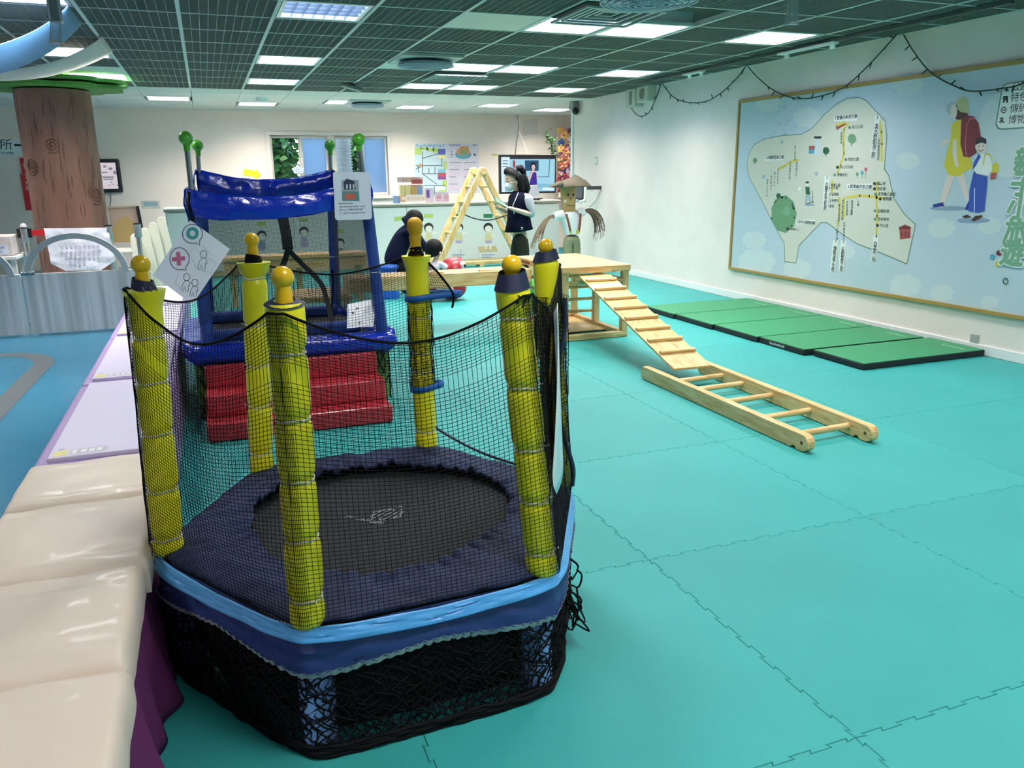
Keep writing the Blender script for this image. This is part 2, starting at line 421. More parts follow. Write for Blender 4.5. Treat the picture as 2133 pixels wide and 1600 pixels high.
for (i, j) in list(LIGHTS) + REAR:
    loc = (GX+.6*i, GY+.6*j, ZC)
    if LR is None:
        LR = thing('ceiling_light', (0,0,0), 'x', 'light', 'fluorescent ceiling lights')
        lm.build('housing', pan, LR); lv_.build('louvre', louv, LR); tb.build('tube', tube_e, LR, smooth=40)
        lo = bpy.data.objects.new('lamp_light', LD); COL.objects.link(lo); lo.parent = LR; lo.location = (.3, .3, .0505)
        LR.location = loc; LR['label'] = LBL[(i, j)]; TUBE_OFF = [c_ for c_ in LR.children if c_.name.startswith('tube')][0].data.copy(); TUBE_OFF.materials[0] = emis('tube_faint', '#cfe0ff', 1.0)
    else: RR = dup(LR, loc, 0, LBL[(i, j)] if (i, j) in LBL else ('louvred ceiling light outside the picture, %s row %s, %s column' % ('rear' if j < -1 else 'left side', {-5:'first',-9:'second',-13:'third',-1:'nearest',3:'second',6:'third',10:'fourth',11:'fifth'}[j], {-8:'far left',-7:'outer left',-5:'left',-4:'near left',-3:'inner left',1:'middle left',4:'middle right',7:'right'}[i])))
    for r_ in ([LR] if (i, j) == list(LIGHTS)[0] else [RR]):
        for c_ in r_.children:
            if c_.type == 'LIGHT': c_.data = LREAR if j < -1 else LBACK if (j >= 10 or i <= -2) else LD
        if (i, j) in DIM:
            for c_ in r_.children:
                if c_.type == 'LIGHT': c_.data = LDIM
                elif c_.name.startswith('tube'): c_.data = TUBE_OFF

# ================================================================== TRAMPOLINE (foreground)
from mathutils import noise as NZ
def nz(x, y=0, z=0): return NZ.noise(Vector((x, y, z)))
TC = Vector((.404, 2.224, 0)); HA = R(-118)
YEL = mat('yellow_vinyl', '#f2ea1e', .3, bump=(30, .3, .006), coat=.2)
YBALL = mat('yellow_ball_plastic', '#e6b90f', .3, coat=.3)
MUST = mat('mustard_cloth', '#d9a915', .55, bump=(25, .5, .01))
NETB = mat('net_black', '#07090c', .85, spec=.2); NAVYP = mat('navy_pad', '#27345a', .62, bump=(140, .25, .003), var=(6, '#1f2a49'), spec=.25)
NAVY = mat('navy_strap', '#14203f', .6); ZIP = mat('white_zip_tie', '#d8dacb', .4)
SKYB = mat('sky_blue_elastic', '#4ea4e6', .38, bump=(8, .2, .01), stretch=(1,1,8), sheen=.2)
TOWB = mat('webbing_blue', '#1f5fae', .45)
LEGB = mat('leg_foam_blue', '#92b4f8', .6)
def hexr(th, r, rnd=.14):      # radius of a hexagon (corner radius r) at angle th, softened corners
    a = (th-HA+R(30)) % R(60) - R(30); a = abs(a)
    h = r*math.cos(R(30))/math.cos(R(30)-a)
    return min(h, r*(1-rnd*.35)+.0) if False else h - rnd*r*.25*max(0, 1-a/R(12))**2
T = thing('trampoline', TC, 'hexagonal toddler trampoline with six padded yellow posts and black safety net', 'trampoline')
BALLS = [(588,578),(1066,552),(1137,513),(864,470),(524,500),(293,551)]
def pole_xy(k, r=.6): a = HA+R(60*k); return Vector((TC.x+r*math.cos(a), TC.y+r*math.sin(a), 0)), Vector((math.cos(a), math.sin(a), 0))
def sleeve(c, z0, z1, pins, r=.043, seed=0, flare=False, lean=(0,0)):
    m = MB(); zs = sorted(set([z0+(z1-z0)*i/70 for i in range(71)] + pins)); n = 28; rows = []
    for z in zs:
        q = r*(.985+.05*nz(z*7, seed*9.1))
        for p in pins: q -= r*.2*math.exp(-((z-p)/.011)**2)
        e = min(z-z0, z1-z)
        if e < .012 and not (flare and z1-z < .015): q *= .86+.14*math.sqrt(max(0, e/.012))
        if flare and z > z1-.045: q *= 1+.30*((z-z1+.045)/.045)
        rows.append((z, q))
    for z, q in rows:
        f = (z-z0)/(z1-z0)
        for j in range(n):
            a = 2*PI*j/n; w = q*(1+.025*nz(3*math.cos(a)+seed, 3*math.sin(a), z*14)+.012*math.sin(a*9+seed)*max([math.exp(-((z-p)/.02)**2) for p in pins] or [0]))
            m.v.append((c.x+lean[0]*f+w*math.cos(a), c.y+lean[1]*f+w*math.sin(a), z))
    L = len(rows)
    for i in range(L-1):
        for j in range(n): m.f.append((i*n+j, i*n+(j+1) % n, (i+1)*n+(j+1) % n, (i+1)*n+j)); m.m.append(0)
    m.f += [tuple(range(n-1, -1, -1)), tuple((L-1)*n+j for j in range(n))]; m.m += [0, 0]
    return m
PINS = [[.42,.57,.71,.85,.995], [.415,.56,.70,.86,1.03], [.45,.62,.77,.92], [.43,.66,.73,.86], [.43,.60,.74,.88,1.035], [.40,.54,.70,.84,.96]]
for k in range(6):
    c, o = pole_xy(k); z1 = [1.10,1.105,1.10,1.08,1.085,1.08][k]
    bt = at(*BALLS[k], c.y); lean = (bt.x-c.x, 0); zb = bt.z
    p = sleeve(c, .352, z1, PINS[k], .0415, k, flare=k in (3,4,5), lean=lean).build('post', YEL, T, smooth=60)
    p['label'] = ['padded yellow post at the near corner','padded yellow post at the near right corner','padded yellow post wrapped in bunched black net','yellow post with a mustard cloth tied over its top','yellow post with a bare flared sleeve top','padded yellow post on the left beside the cream cushions'][k]
    for q in PINS[k]:
        zt = MB()
        f = (q-.352)/(z1-.352); zt.tube([(c.x+lean[0]*f+.0365*math.cos(a), c.y+lean[1]*f+.0365*math.sin(a), q+.002*math.sin(a*3+k)) for a in [2*PI*i/24 for i in range(24)]], .0022, 6, closed=True)
        a0 = -1.2+k; zt.bar((c.x+lean[0]*f+.037*math.cos(a0), c.y+.037*math.sin(a0), q), (c.x+lean[0]*f+.05*math.cos(a0), c.y+.05*math.sin(a0), q+.003), .003, .003)
        zt.build('zip_tie', ZIP, p)
    cc = Vector((c.x+lean[0], c.y+lean[1], 0))
    if k == 3:      # cloth tied over the knob
        m = MB(); prof = [(.016,1.07),(.019,1.085),(.029,1.095),(.032,1.105),(.026,1.118),(.024,1.135),(.026,1.15),(.027,1.16),(.024,1.168),(.028,1.176),(.034,1.19),(.036,1.205),(.033,1.222),(.024,1.234),(.010,1.241),(.001,1.242)]
        prof = [(r_*.78, 1.07+(z-1.07)*(zb+.03-1.07)/.172) for r_, z in prof]; prof2 = []
        for i in range(len(prof)-1):
            for t in (0,.33,.66): prof2.append((lerp(prof[i][0], prof[i+1][0], t), lerp(prof[i][1], prof[i+1][1], t)))
        n = 32; b = 0
        for r_, z in prof2:
            for j in range(n):
                a = 2*PI*j/n; w = r_*(1+(.16 if z < 1.17 else .03)*nz(2.5*math.cos(a), 2.5*math.sin(a), z*60))
                m.v.append((cc.x+w*math.cos(a), cc.y+w*math.sin(a), z))
        for i in range(len(prof2)-1):
            for j in range(n): m.f.append((i*n+j, i*n+(j+1) % n, (i+1)*n+(j+1) % n, (i+1)*n+j)); m.m.append(0)
        m.build('cloth_cap', MUST, T, smooth=80)
    else:
        m = MB(); m.lathe([(.0185,1.06),(.0175,zb-.034),(.0165,zb-.028),(.0160,zb-.012)], (cc.x, cc.y, 0), 20); m.ball((cc.x, cc.y, zb), .0238, 24)
        m.build('knob', YBALL, T, smooth=50)
    # collar strap
    m = MB(); n = 26; vs = []
    for j in range(n):
        a = 2*PI*j/n; w = .0235+.003*nz(2*math.cos(a)+k, 2*math.sin(a)); dz = .006*math.sin(a+k)
        wl = .0425 if k in (0, 1, 2) else w*1.25; w = w*1.3 if k in (1, 2) else w
        vs += [(cc.x+wl*math.cos(a), cc.y+wl*math.sin(a), (1.098 if k in (0, 1, 2) else 1.080)+dz), (cc.x+w*math.cos(a), cc.y+w*math.sin(a), (min(zb-.036, 1.108) if k in (0, 3, 4, 5) else zb-.014)+dz)]
    m.add(vs, [(2*j, 2*((j+1) % n), 2*((j+1) % n)+1, 2*j+1) for j in range(n)])
    for j in range(3 if k in (1, 5) else 0):
        b0 = cc + Vector((.034*math.cos(-1.6+.5*j), .034*math.sin(-1.6+.5*j), 1.09)); m.tube([b0, b0+Vector((.004,-.012,-.008)), b0+Vector((-.006,-.010,-.022-.01*j))], .0025, 5)
    m.build('collar_strap', NETB if k in (3, 4) else NAVY, T, smooth=60)
# safety net, real strands
LEANS = [at(*BALLS[k], pole_xy(k)[0].y).x-pole_xy(k)[0].x for k in range(6)]
def net_pt(k, t, f, sag, b0=.362, top=1.085, bulge=.0, r=.646):
    p0, o0 = pole_xy(k, .6); p1, o1 = pole_xy((k+1) % 6, .6)
    md = (o0+o1).normalized()
    # wrap around the outside of each post then run straight
    if t < .10: a = t/.10; d = (o0*(1-a)+md*a).normalized(); p = p0 + d*.047
    elif t > .90: a = (1-t)/.10; d = (o1*(1-a)+md*a).normalized(); p = p1 + d*.047
    else: q = (t-.10)/.80; p = (p0+md*.047).lerp(p1+md*.047, q) + md*bulge*math.sin(PI*q)*math.sin(PI*min(1, f*1.1))
    zt = top - sag*max(0, 1-abs((t-.5)/.40)**1.7)
    z = lerp(b0, zt, f)
    if f > .8: z = lerp(z, lerp(b0, zt, 1-(1-f)*.75), 1)   # rows crowd towards the rim
    w = .004*nz(t*9+k*3.3, f*6)
    lx = lerp(LEANS[k], LEANS[(k+1) % 6], t)*(z-b0)/(top-b0)
    return Vector((p.x+md.x*w+lx, p.y+md.y*w, z))
def net_panel(k, sag, bulge, nu=58, nv=70, rr=.00075):
    m = MB(); S = 14
    for i in range(nu+1):
        m.tube([net_pt(k, i/nu, j/S, sag, bulge=bulge) for j in range(S+1)], rr, 3, cap=False)
    ts = [0,.03,.06,.10,.2,.3,.4,.5,.6,.7,.8,.9,.94,.97,1]
    for j in range(nv+1):
        m.tube([net_pt(k, t, j/nv, sag, bulge=bulge) for t in ts], rr, 3, cap=False)
    return m
for k, sag, bl in ((0,.085,.0),(1,.075,-.02),(3,.06,.01),(4,.08,.02),(5,.10,.02)):
    n_ = stuff(net_panel(k, sag, bl).build('net_panel', NETB, T))
    m = MB(); m.tube([net_pt(k, i/40, 1, sag, bulge=bl) for i in range(41)], .0032, 6); m.build('rim_cord', NETB, n_)
# the net of the entry side, gathered on the two back posts
def bunch(c, z0, z1, r0, seed, name, nst=30):
    m = MB()
    for i in range(nst):
        a = 2*PI*i/nst+random.uniform(-.1, .1); s = random.choice((-1, 1))*random.uniform(.2, .9); pts = []
        for j in range(19):
            f = j/18; z = lerp(z0, z1, f); q = r0*(1+.16*nz(i*.7+seed, f*5)-.16*max(math.exp(-((f-.42)/.05)**2), math.exp(-((f-.97)/.05)**2)))
            pts.append((c.x+q*math.cos(a+s*f), c.y+q*math.sin(a+s*f), z))
        m.tube(pts, .0010, 3, cap=False)
    for j in range(44):
        z = lerp(z0, z1, j/43); q = r0*(1+.1*nz(seed, j*.4)-.15*math.exp(-((j/43-.42)/.05)**2))
        m.tube([(c.x+q*math.cos(2*PI*i/18), c.y+q*math.sin(2*PI*i/18), z+.006*nz(i*.5, j)) for i in range(18)], .0009, 3, closed=True)
    return stuff(m.build(name, NETB, T))
c3, o3 = pole_xy(3); c2, o2 = pole_xy(2)
c3 = c3+Vector((LEANS[3]*.55,0,0)); c2 = c2+Vector((LEANS[2]*.5,0,0))
bunch(c3, .60, .925, .0455, 1, 'gathered_net'); bunch(c2, .36, .985, .052, 5, 'gathered_net'); bunch(Vector((c2.x-.045, c2.y-.02, 0)), .36, .99, .022, 8, 'gathered_net', 34)
for z, w, e in ((.935, .052, .10), (.60, .047, .03)):     # blue webbing belts round the back right post
    m = MB(); n = 28; pts = []
    for j in range(n):
        a = 2*PI*j/n; pts.append((c3.x+w*math.cos(a)+(e*max(0, math.cos(a))**3), c3.y+w*math.sin(a)-e*.3*max(0, math.cos(a))**3, z-.012*math.cos(a)*0+.006*math.cos(a)))
    vs = []
    for p in pts: vs += [(p[0], p[1], p[2]-.011), (p[0], p[1], p[2]+.011)]
    m.add(vs, [(2*j, 2*((j+1) % n), 2*((j+1) % n)+1, 2*j+1) for j in range(n)])
    b = m.build('belt', TOWB, T, smooth=60); s_ = b.modifiers.new('thickness', 'SOLIDIFY'); s_.thickness = .004
# loose rim of the open side: from the post top down to the belt, and along the pad
m = MB(); q = c3+Vector((.03,-.02,0))
edge = catm([(q.x, q.y, 1.06), (q.x+.035, q.y-.01, 1.02), (q.x+.07, q.y-.02, .97), (q.x+.085, q.y-.03, .935), (q.x+.075, q.y-.04, .895)], 8)
m.tube(edge, .004, 6); m.build('rim_cord', NETB, T)
m = MB()
for j in range(14):
    f = j/13; p = edge[int(f*(len(edge)-9))]; m.tube([(c3.x+.03, c3.y, lerp(1.06, .94, f)), ((c3.x+.03+p.x)/2, c3.y-.012, lerp(1.06,.94,f)-.004), p], .0009, 3)
for i in range(10):
    f = i/9; m.tube([(lerp(c3.x+.03, q.x, f), c3.y-.01*f, 1.06)] + [Vector((c3.x+.03, c3.y, 0)).lerp(Vector((edge[j].x, edge[j].y, 0)), f)+Vector((0,0,edge[j].z)) for j in range(6, 30, 4)], .0009, 3)
stuff(m.build('loose_net', NETB, T))
m = MB(); a_, b_ = pole_xy(3, .63)[0], pole_xy(2, .63)[0]
m.tube(catm([(a_.x-.02, a_.y, .47), (a_.x+.05, a_.y-.05, .415), (lerp(a_.x,b_.x,.4), lerp(a_.y,b_.y,.4), .385), (lerp(a_.x,b_.x,.7), lerp(a_.y,b_.y,.7), .372), (b_.x, b_.y, .37)], 8), .005, 6); m.build('rim_cord', NAVY, T)
m = MB()                                              # blue dangling strap in the bunched net
m.tube(catm([(c2.x+.02, c2.y-.05, .985), (c2.x+.015, c2.y-.062, .9), (c2.x-.005, c2.y-.066, .8), (c2.x-.015, c2.y-.064, .68), (c2.x+.01, c2.y-.066, .55), (c2.x+.05, c2.y-.055, .43), (c2.x+.056, c2.y-.04, .36)], 6), [.008]*37, 6)
m.build('dangling_strap', NAVY, T, smooth=60)
# pad, mat
def pad_pt(u, v):
    th = 2*PI*u; back = max(0, math.cos(th-R(100)))**1.5
    ri = .390+.016*math.sin(th*3+1)+.020*nz(3*math.cos(th), 3*math.sin(th), 2)+.008*nz(th*6, 5) - .012*back
    ro = hexr(th, .640); r = lerp(ri, ro, v)
    g = math.exp(-(v/.22)**2)
    z = .362 + .006*nz(6*math.cos(th)*r*3, 6*math.sin(th)*r*3, v*2) - .012*v**6
    z += g*(.006*math.sin(th*70+5*nz(th*3, 1))+.004*math.sin(th*41)) + .010*(1-v)*nz(th*5, v*2.5, 7)
    z += back*(.012*math.exp(-((v-.15)/.3)**2)*(1+.8*nz(th*7, v*4)) + .008*math.sin(v*9+th*6+3*nz(th*4, v*2)))
    z += .007*abs(nz(th*9, v*1.4, 3)) + .009*max(0, nz(th*5+v*2.2, v*2.6, 11)) + .005*(1-min(1, 3*abs(nz(th*6-v*3, v*1.6, 21))))*(1-v*.6)
    return (TC.x+r*math.cos(th), TC.y+r*math.sin(th), z)
m = MB(); m.grid(pad_pt, 360, 18, closeu=True); pd = m.build('spring_pad', NAVYP, T, smooth=70); s_ = pd.modifiers.new('thickness', 'SOLIDIFY'); s_.thickness = .008; s_.offset = -1
m = MB(); m.lathe([(.001,.338),(.2,.337),(.47,.342),(.47,.334),(.001,.332)], TC, 72, cap=False)
matm = mat('jump_mat_weave', '#2b2d31', .7, var=(60, '#232529'), spec=.25, bump=(420, .35, .002), stretch=(6,.4,1)); jm = m.build('jump_mat', matm, T, smooth=30)
lg = MB(); ex, ey = Vector((.80,-.60,0)).normalized(), Vector((.60,.80,0)).normalized()
lc = Vector((TC.x+.02, TC.y+.02, .3425)); S_ = .078
e1, e2 = Vector((.72,-.70,0)).normalized(), Vector((.80,.60,0)).normalized()
cs = [lc-e2*S_*.95, lc+e1*S_*.62, lc+e2*S_*.95, lc-e1*S_*.62]
for i in range(4): lg.bar(cs[i], cs[(i+1) % 4], .003, .0004)
for i in range(-2, 3):
    a, b = lc+e1*i*.0165-e2*.032, lc+e1*i*.0165+e2*.032; lg.bar(a, b, .004, .0004)
for i in range(-2, 2):
    for s in ((1,) if i % 2 else (-1,)): 
        cen = lc+e1*(i+.5)*.0165+e2*.032*s; lg.tube([cen+e1*.00825*math.cos(a*PI/6)+e2*.00825*s*math.sin(a*PI/6) for a in range(7)], .0018, 4)
lg.text('FOONNSER', lc-e1*.10-e2*.058-ey*.012, e1, e2, .026, gap=1)
lg.build('printed_emblem', mat('emblem_grey', '#8f939c', .6), jm)
# frame, elastic, skirt, lower net, legs
m = MB(); m.tube([pole_xy(k, .585)[0]+Vector((0,0,.30)) for k in range(6)], .017, 10, closed=True); m.build('frame_ring', STEEL, T, smooth=50)
def band(z0f, z1f, r0, r1, amp, nu, nv, wf=1):
    def fn(u, v):
        th = 2*PI*u; a = abs((th-HA+R(30)) % R(60)-R(30))/R(30); r = hexr(th, lerp(r0, r1, v))+amp*nz(th*wf*8, v*7, 3)*math.sin(PI*min(1, max(0, v)))
        return (TC.x+r*math.cos(th), TC.y+r*math.sin(th), lerp(z0f(a, th), z1f(a, th), v))
    b = MB(); b.grid(fn, nu, nv, closeu=True); return b
# a = 0 at corners, 1 at the middle of a side
sk = band(lambda a, t: .352, lambda a, t: .238+.030*a+.004*nz(t*20), .647, .668, .014, 300, 8).build('skirt', mat('skirt_navy', '#233a74', .5, bump=(12, .2, .01)), T, smooth=70)
hm = MB()
def hemf(u, v):
    th = 2*PI*u; a = abs((th-HA+R(30)) % R(60)-R(30))/R(30); z = .238+.030*a+.004*nz(th*20); r = hexr(th, .668)
    g = .0025*math.sin(th*150+3*nz(th*6))
    return (TC.x+(r+.003+g-.010*v)*math.cos(th), TC.y+(r+.003+g-.010*v)*math.sin(th), z+.006-.020*v)
hm.grid(hemf, 900, 3, closeu=True); hm.build('gathered_hem', mat('hem_grey', '#c2c3c4', .6, var=(9, '#8b90a0')), sk, smooth=60)
eb = band(lambda a, t: .357-.012*a, lambda a, t: .320-.006*a+.004*math.sin(t*5), .651, .668, .008, 300, 9)
e_ = eb.build('elastic_band', SKYB, T, smooth=70); s_ = e_.modifiers.new('thickness', 'SOLIDIFY'); s_.thickness = .004
legs = []
for k in range(6):
    c, o = pole_xy(k, .582); m = MB(); m.lathe([(.034,.002),(.041,.01),(.042,.09),(.038,.10),(.043,.115),(.043,.27),(.036,.29)], (c.x, c.y, 0), 20); legs.append(m.build('leg', LEGB, T, smooth=50))
    m = MB(); m.tube([(c.x+.041*math.cos(a), c.y+.041*math.sin(a), .102) for a in [2*PI*i/16 for i in range(16)]], .004, 6, closed=True); m.build('leg_strap', NAVY, legs[-1])
ln_ = band(lambda a, t: .30, lambda a, t: .0, .53, .535, .004, 120, 3).build('shade_liner', mat('shade_black', '#0b1314', .9), T, smooth=60)  # added black sheet standing in for the shade under the trampoline
def low_net(rb, n, rr, seed, zt=.262):
    rnd = random.Random(seed); m = MB()
    for s in (-1, 1):
        for i in range(n):
            pts = []; u0 = i/n; ph = rnd.uniform(0, 6)
            for j in range(13):
                f = j/12; th = 2*PI*(u0 + s*f*.050 + .004*math.sin(j*2.3+ph)+.0022*rnd.uniform(-1, 1)); r = hexr(th, lerp(rb, rb-.012, f))+.006*nz(th*9, f*5, seed)+.004*rnd.uniform(-1, 1)
                z = zt*(1-f)+.003+.004*rnd.uniform(-1, 1)
                pts.append((TC.x+r*math.cos(th), TC.y+r*math.sin(th), max(.004, z)))
            m.tube(pts, rr, 4, cap=False)
    for lev in range(4):       # slack rolls at the floor
        pts = [];
        for i in range(240):
            th = 2*PI*i/240; r = hexr(th, rb-.006+.012*nz(lev, i*.15))+.006*nz(i*.3, lev); pts.append((TC.x+r*math.cos(th), TC.y+r*math.sin(th), .008+.007*lev+.004*nz(i*.4, lev*3)))
        m.tube(pts, .0065, 5, closed=True)
    return m
stuff(low_net(.658, 250, .0022, 1).build('lower_net', NETB, T))
m = MB(); rnd = random.Random(4); c, o = pole_xy(1, .655)      # tangle of net at the right corner
for i in range(26):
    b = Vector((c.x+.11+rnd.uniform(-.015,.02), c.y+.20+rnd.uniform(-.05,.05), rnd.uniform(.14,.30)))
    m.tube(catm([b, b+Vector((rnd.uniform(0,.03), rnd.uniform(-.02,.02), -.03)), b+Vector((rnd.uniform(-.01,.04), rnd.uniform(-.03,.03), -.07)), b+Vector((rnd.uniform(-.02,.02), rnd.uniform(-.02,.02), -.05))], 3), .003, 4)
stuff(m.build('net_tangle', NETB, T))
# tall printed sheet hung inside the right side of the net
p1, o1 = pole_xy(1); p2, _ = pole_xy(2); md = (p2-p1).normalized(); sd = Vector((md.y, -md.x, 0))
def shf(u, v): 
    q = p1 + md*(.085+.33*u) + sd*(.015+.018*math.sin(u*2.4+v*2)); return (q.x, q.y, lerp(.50, 1.045, v) - .09*u*v)
S = thing('poster_sheet', (p1.x+.2, p1.y+.2, .5), 'tall pale blue laminated sheet hanging beside the near right yellow post', 'poster')
m = MB(); m.grid(shf, 8, 16); o_ = m.build('sheet', mat('sheet_pale_blue', '#cfe6f0', .25, var=(7, '#e9eef0')), S, smooth=60); s_ = o_.modifiers.new('thickness', 'SOLIDIFY'); s_.thickness = .002
m = MB(); m.grid(lambda u, v: Vector(shf(.25+.5*u, .3+.35*v))-sd*.003, 4, 8); m.build('picture', mat('sheet_drawing', '#c9b8a8', .4, var=(30, '#7c6f80')), S)
# coil of orange and white rope by the back post
m = MB()
for k in range(4):
    m.tube([(.965+.11*math.cos(a)*(1-.08*k), 2.93+.07*math.sin(a), .012+.012*k+.004*math.sin(a*3+k)) for a in [2*PI*i/30 for i in range(30)]], .008, 6, mi=k % 2, closed=True)
tag(m.build('rope_coil', [mat('rope_orange', '#d98a4a', .7), mat('rope_cream', '#efe6d2', .7)], smooth=60), 'coil of orange and cream rope on the teal mats behind the trampoline', 'rope')

# ================================================================== BLUE CANOPIED TOWER with the red steps
VBLUE = mat('royal_blue_vinyl', '#0a2fb4', .22, bump=(9, .55, .02), coat=.4)
DBLUE = mat('dark_blue_sleeve', '#1b3c86', .45, bump=(40, .3, .004)); VRED = mat('red_vinyl', '#b02a36', .35, bump=(10, .25, .01), coat=.15)
GBALL = mat('green_ball_plastic', '#55b02a', .3, coat=.3); GPAD = mat('green_pad', '#5d8c3c', .6)
TY0, TY1 = 4.72, 5.78
TW = thing('play_tower', (.42, 5.2, 0), 'square indoor jumping tower with royal blue canopy, blue posts and green ball tops', 'play tower')
PT = [(387,288,TY0),(747,291,TY0),(411,303,TY1),(687,303,TY1)]           # ball centres
PBX = [-.075, .935, -.07, .80]
tops = [at(*p) for p in PT]
for k in range(4):
    t, y = tops[k], PT[k][2]; b = Vector((PBX[k], y, .30)); d = t-b
    def on(z, t=t, b=b, d=d): return b + d*((z-b.z)/d.z)
    zs = 1.17 if k % 2 == 0 else 1.33 if k == 1 else 1.18
    m = MB(); n = 18; zz = [.31+i*(zs-.31)/40 for i in range(41)]
    m.tube([on(z) for z in zz], [.036*(.97+.06*nz(z*6, k)) - .005*math.exp(-((z-.80)/.012)**2) for z in zz], n); pb = m.build('post_sleeve', DBLUE, TW, smooth=60)
    m = MB(); p = on(.80); m.tube([(p.x+.034*math.cos(a), p.y+.034*math.sin(a), .80) for a in [2*PI*i/16 for i in range(16)]], .0022, 5, closed=True); m.build('zip_tie', ZIP, pb)
    m = MB(); m.tube([on(zs-.02), on(t.z-.03)], .0145, 14); m.build('post_tube', STEEL, TW, smooth=50)
    m = MB(); m.lathe([(.016,-.065),(.017,-.04),(.020,-.032)], t, 16); m.ball(t, .037, 24); m.build('knob', GBALL, TW, smooth=50)
# canopy rails: sagging vinyl strips
def strip(a, b, za, zb, ha, hb, sag, hs, name, seed, out):
    def fn(u, v):
        zt = lerp(za, zb, u)-sag*4*u*(1-u); h = lerp(ha, hb, u)+hs*4*u*(1-u)
        p = a.lerp(b, u); q = .016*math.sin(PI*v)+.010*nz(u*5+seed, v*2.2)+.006*nz(u*17, v*5, seed)
        return (p.x+out.x*q, p.y+out.y*q, zt-h*v+.004*nz(u*9, seed))
    m = MB(); m.grid(fn, 60, 12); o = m.build(name, VBLUE, TW, smooth=80); s = o.modifiers.new('thickness', 'SOLIDIFY'); s.thickness = .006; return o
A, B, C_, D = Vector((-.105, TY0-.035, 0)), Vector((.885, TY0-.035, 0)), Vector((-.05, TY1, 0)), Vector((.84, TY1, 0))
strip(A, B, 1.30, 1.345, .150, .13, .07, -.02, 'canopy_front', 1, Vector((0,-1,0)))
strip(C_, D, 1.415, 1.405, .17, .17, .07, .02, 'canopy_back', 2, Vector((0,-1,0)))
strip(A+Vector((.0,.02,0)), C_, 1.30, 1.41, .16, .16, .02, .01, 'canopy_side', 3, Vector((-1,0,0)))
strip(B, D, 1.345, 1.405, .15, .16, .03, .01, 'canopy_side', 4, Vector((1,0,0)))
m = MB(); a = at(392, 400, TY0-.05)
for k in range(3): m.tube(catm([a+Vector((.004*k,0,0)), a+Vector((-.012+.006*k,-.005,-.06)), a+Vector((-.006+.01*k,-.01,-.13)), a+Vector((.01,-.012,-.17+.01*k))], 4), .004, 5)
m.build('canopy_lacing', NETB, TW)
# base: padded blue edges, floor, green netted skirt
def puff(a, b, rx, rz, name, mt):
    a, b = Vector(a), Vector(b); d = (b-a).normalized(); sd = Vector((-d.y, d.x, 0)); n = 20; L = 28; vs = []
    for i in range(L+1):
        f = i/L; e = min(f, 1-f); s = min(1, .45+math.sqrt(e)*3.2); p = a.lerp(b, f)
        for j in range(n):
            t = 2*PI*j/n; ct, st = math.cos(t), math.sin(t); sq = lambda x: math.copysign(abs(x)**.55, x); w = 1+.03*nz(f*12, ct*2, st*2)
            vs.append(p+sd*(rx*s*sq(ct)*w)+Vector((0,0,rz*s*sq(st)*w)))
    m = MB(); m.add(vs, [(i*n+j, i*n+(j+1) % n, (i+1)*n+(j+1) % n, (i+1)*n+j) for i in range(L) for j in range(n)] + [tuple(range(n)), tuple(L*n+j for j in range(n-1,-1,-1))])
    return m.build(name, mt, TW, smooth=60)
puff((-.19, TY0-.02, .39), (1.0, TY0-.02, .385), .09, .055, 'edge_pad', VBLUE)
puff((-.16, TY1, .39), (.93, TY1, .39), .07, .05, 'edge_pad', VBLUE)
puff((-.15, TY0+.06, .39), (-.15, TY1-.05, .39), .07, .05, 'edge_pad', VBLUE); puff((.96, TY0+.06, .39), (.90, TY1-.05, .39), .07, .05, 'edge_pad', VBLUE)
m = MB(); m.bb((-.12, TY0+.05, .37), (.92, TY1-.05, .395)); m.build('jump_bed', mat('bed_dark', '#2a2b30', .6, bump=(300,.3,.002)), TW)
for a, b in (((-.06, TY0+.22, .40), (.84, TY0+.30, .47)), ((-.06, TY1-.14, .40), (.80, TY1-.06, .47))):
    m = MB(); m.bb(a, b); m.build('inner_pad', DBLUE, TW, bevel=.02, seg=3)
m = MB(); m.bb((-.16, TY0+.0, .004), (.955, TY1, .345)); sk = m.build('lower_skirt', GPAD, TW, bevel=.02)
m = MB()
for k in range(-12, 50):
    for s in (-1, 1):
        x0 = -.16+.045*k; pts = [(x0+s*.16*f, TY0-.006, .005+.33*f) for f in (0,.25,.5,.75,1)]
        pts = [p for p in pts if -.165 < p[0] < .96]
        if len(pts) > 1: m.tube(pts, .003, 4, cap=False)
for k in range(-6, 34):
    for s in (-1, 1):
        y0 = TY0+.04*k; pts = [(.961, y0+s*.16*f, .005+.33*f) for f in (0,.25,.5,.75,1)]; pts = [p for p in pts if TY0-.01 < p[1] < TY1]
        if len(pts) > 1: m.tube(pts, .003, 4, cap=False)
stuff(m.build('lower_net', NETB, TW))
# fine mesh walls (flat woven strips)
def mesh_wall(p00, p10, p01, p11, nu, nv, w, name='mesh_wall'):
    p00, p10, p01, p11 = map(Vector, (p00, p10, p01, p11)); m = MB()
    def P(u, v): return p00.lerp(p10, u).lerp(p01.lerp(p11, u), v)
    for i in range(nu+1):
        u = i/nu; e = w/(p10-p00).length; a, b = max(0, u-e), min(1, u+e); m.add([P(a,0), P(b,0), P(b,1), P(a,1)], [(0,1,2,3)])
    for j in range(nv+1):
        v = j/nv; e = w/(p01-p00).length; a, b = max(0, v-e), min(1, v+e); m.add([P(0,a), P(1,a), P(1,b), P(0,b)], [(0,1,2,3)])
    return stuff(m.build(name, mat('mesh_charcoal', '#20242a', .8), TW))
mesh_wall((-.06,TY1-.01,.44), (.80,TY1-.01,.44), (-.03,TY1-.01,1.24), (.83,TY1-.01,1.24), 165, 155, .0012)
mesh_wall((-.07,TY0+.05,.44), (-.07,TY1-.05,.44), (-.07,TY0+.05,1.15), (-.04,TY1-.05,1.20), 170, 130, .0012)
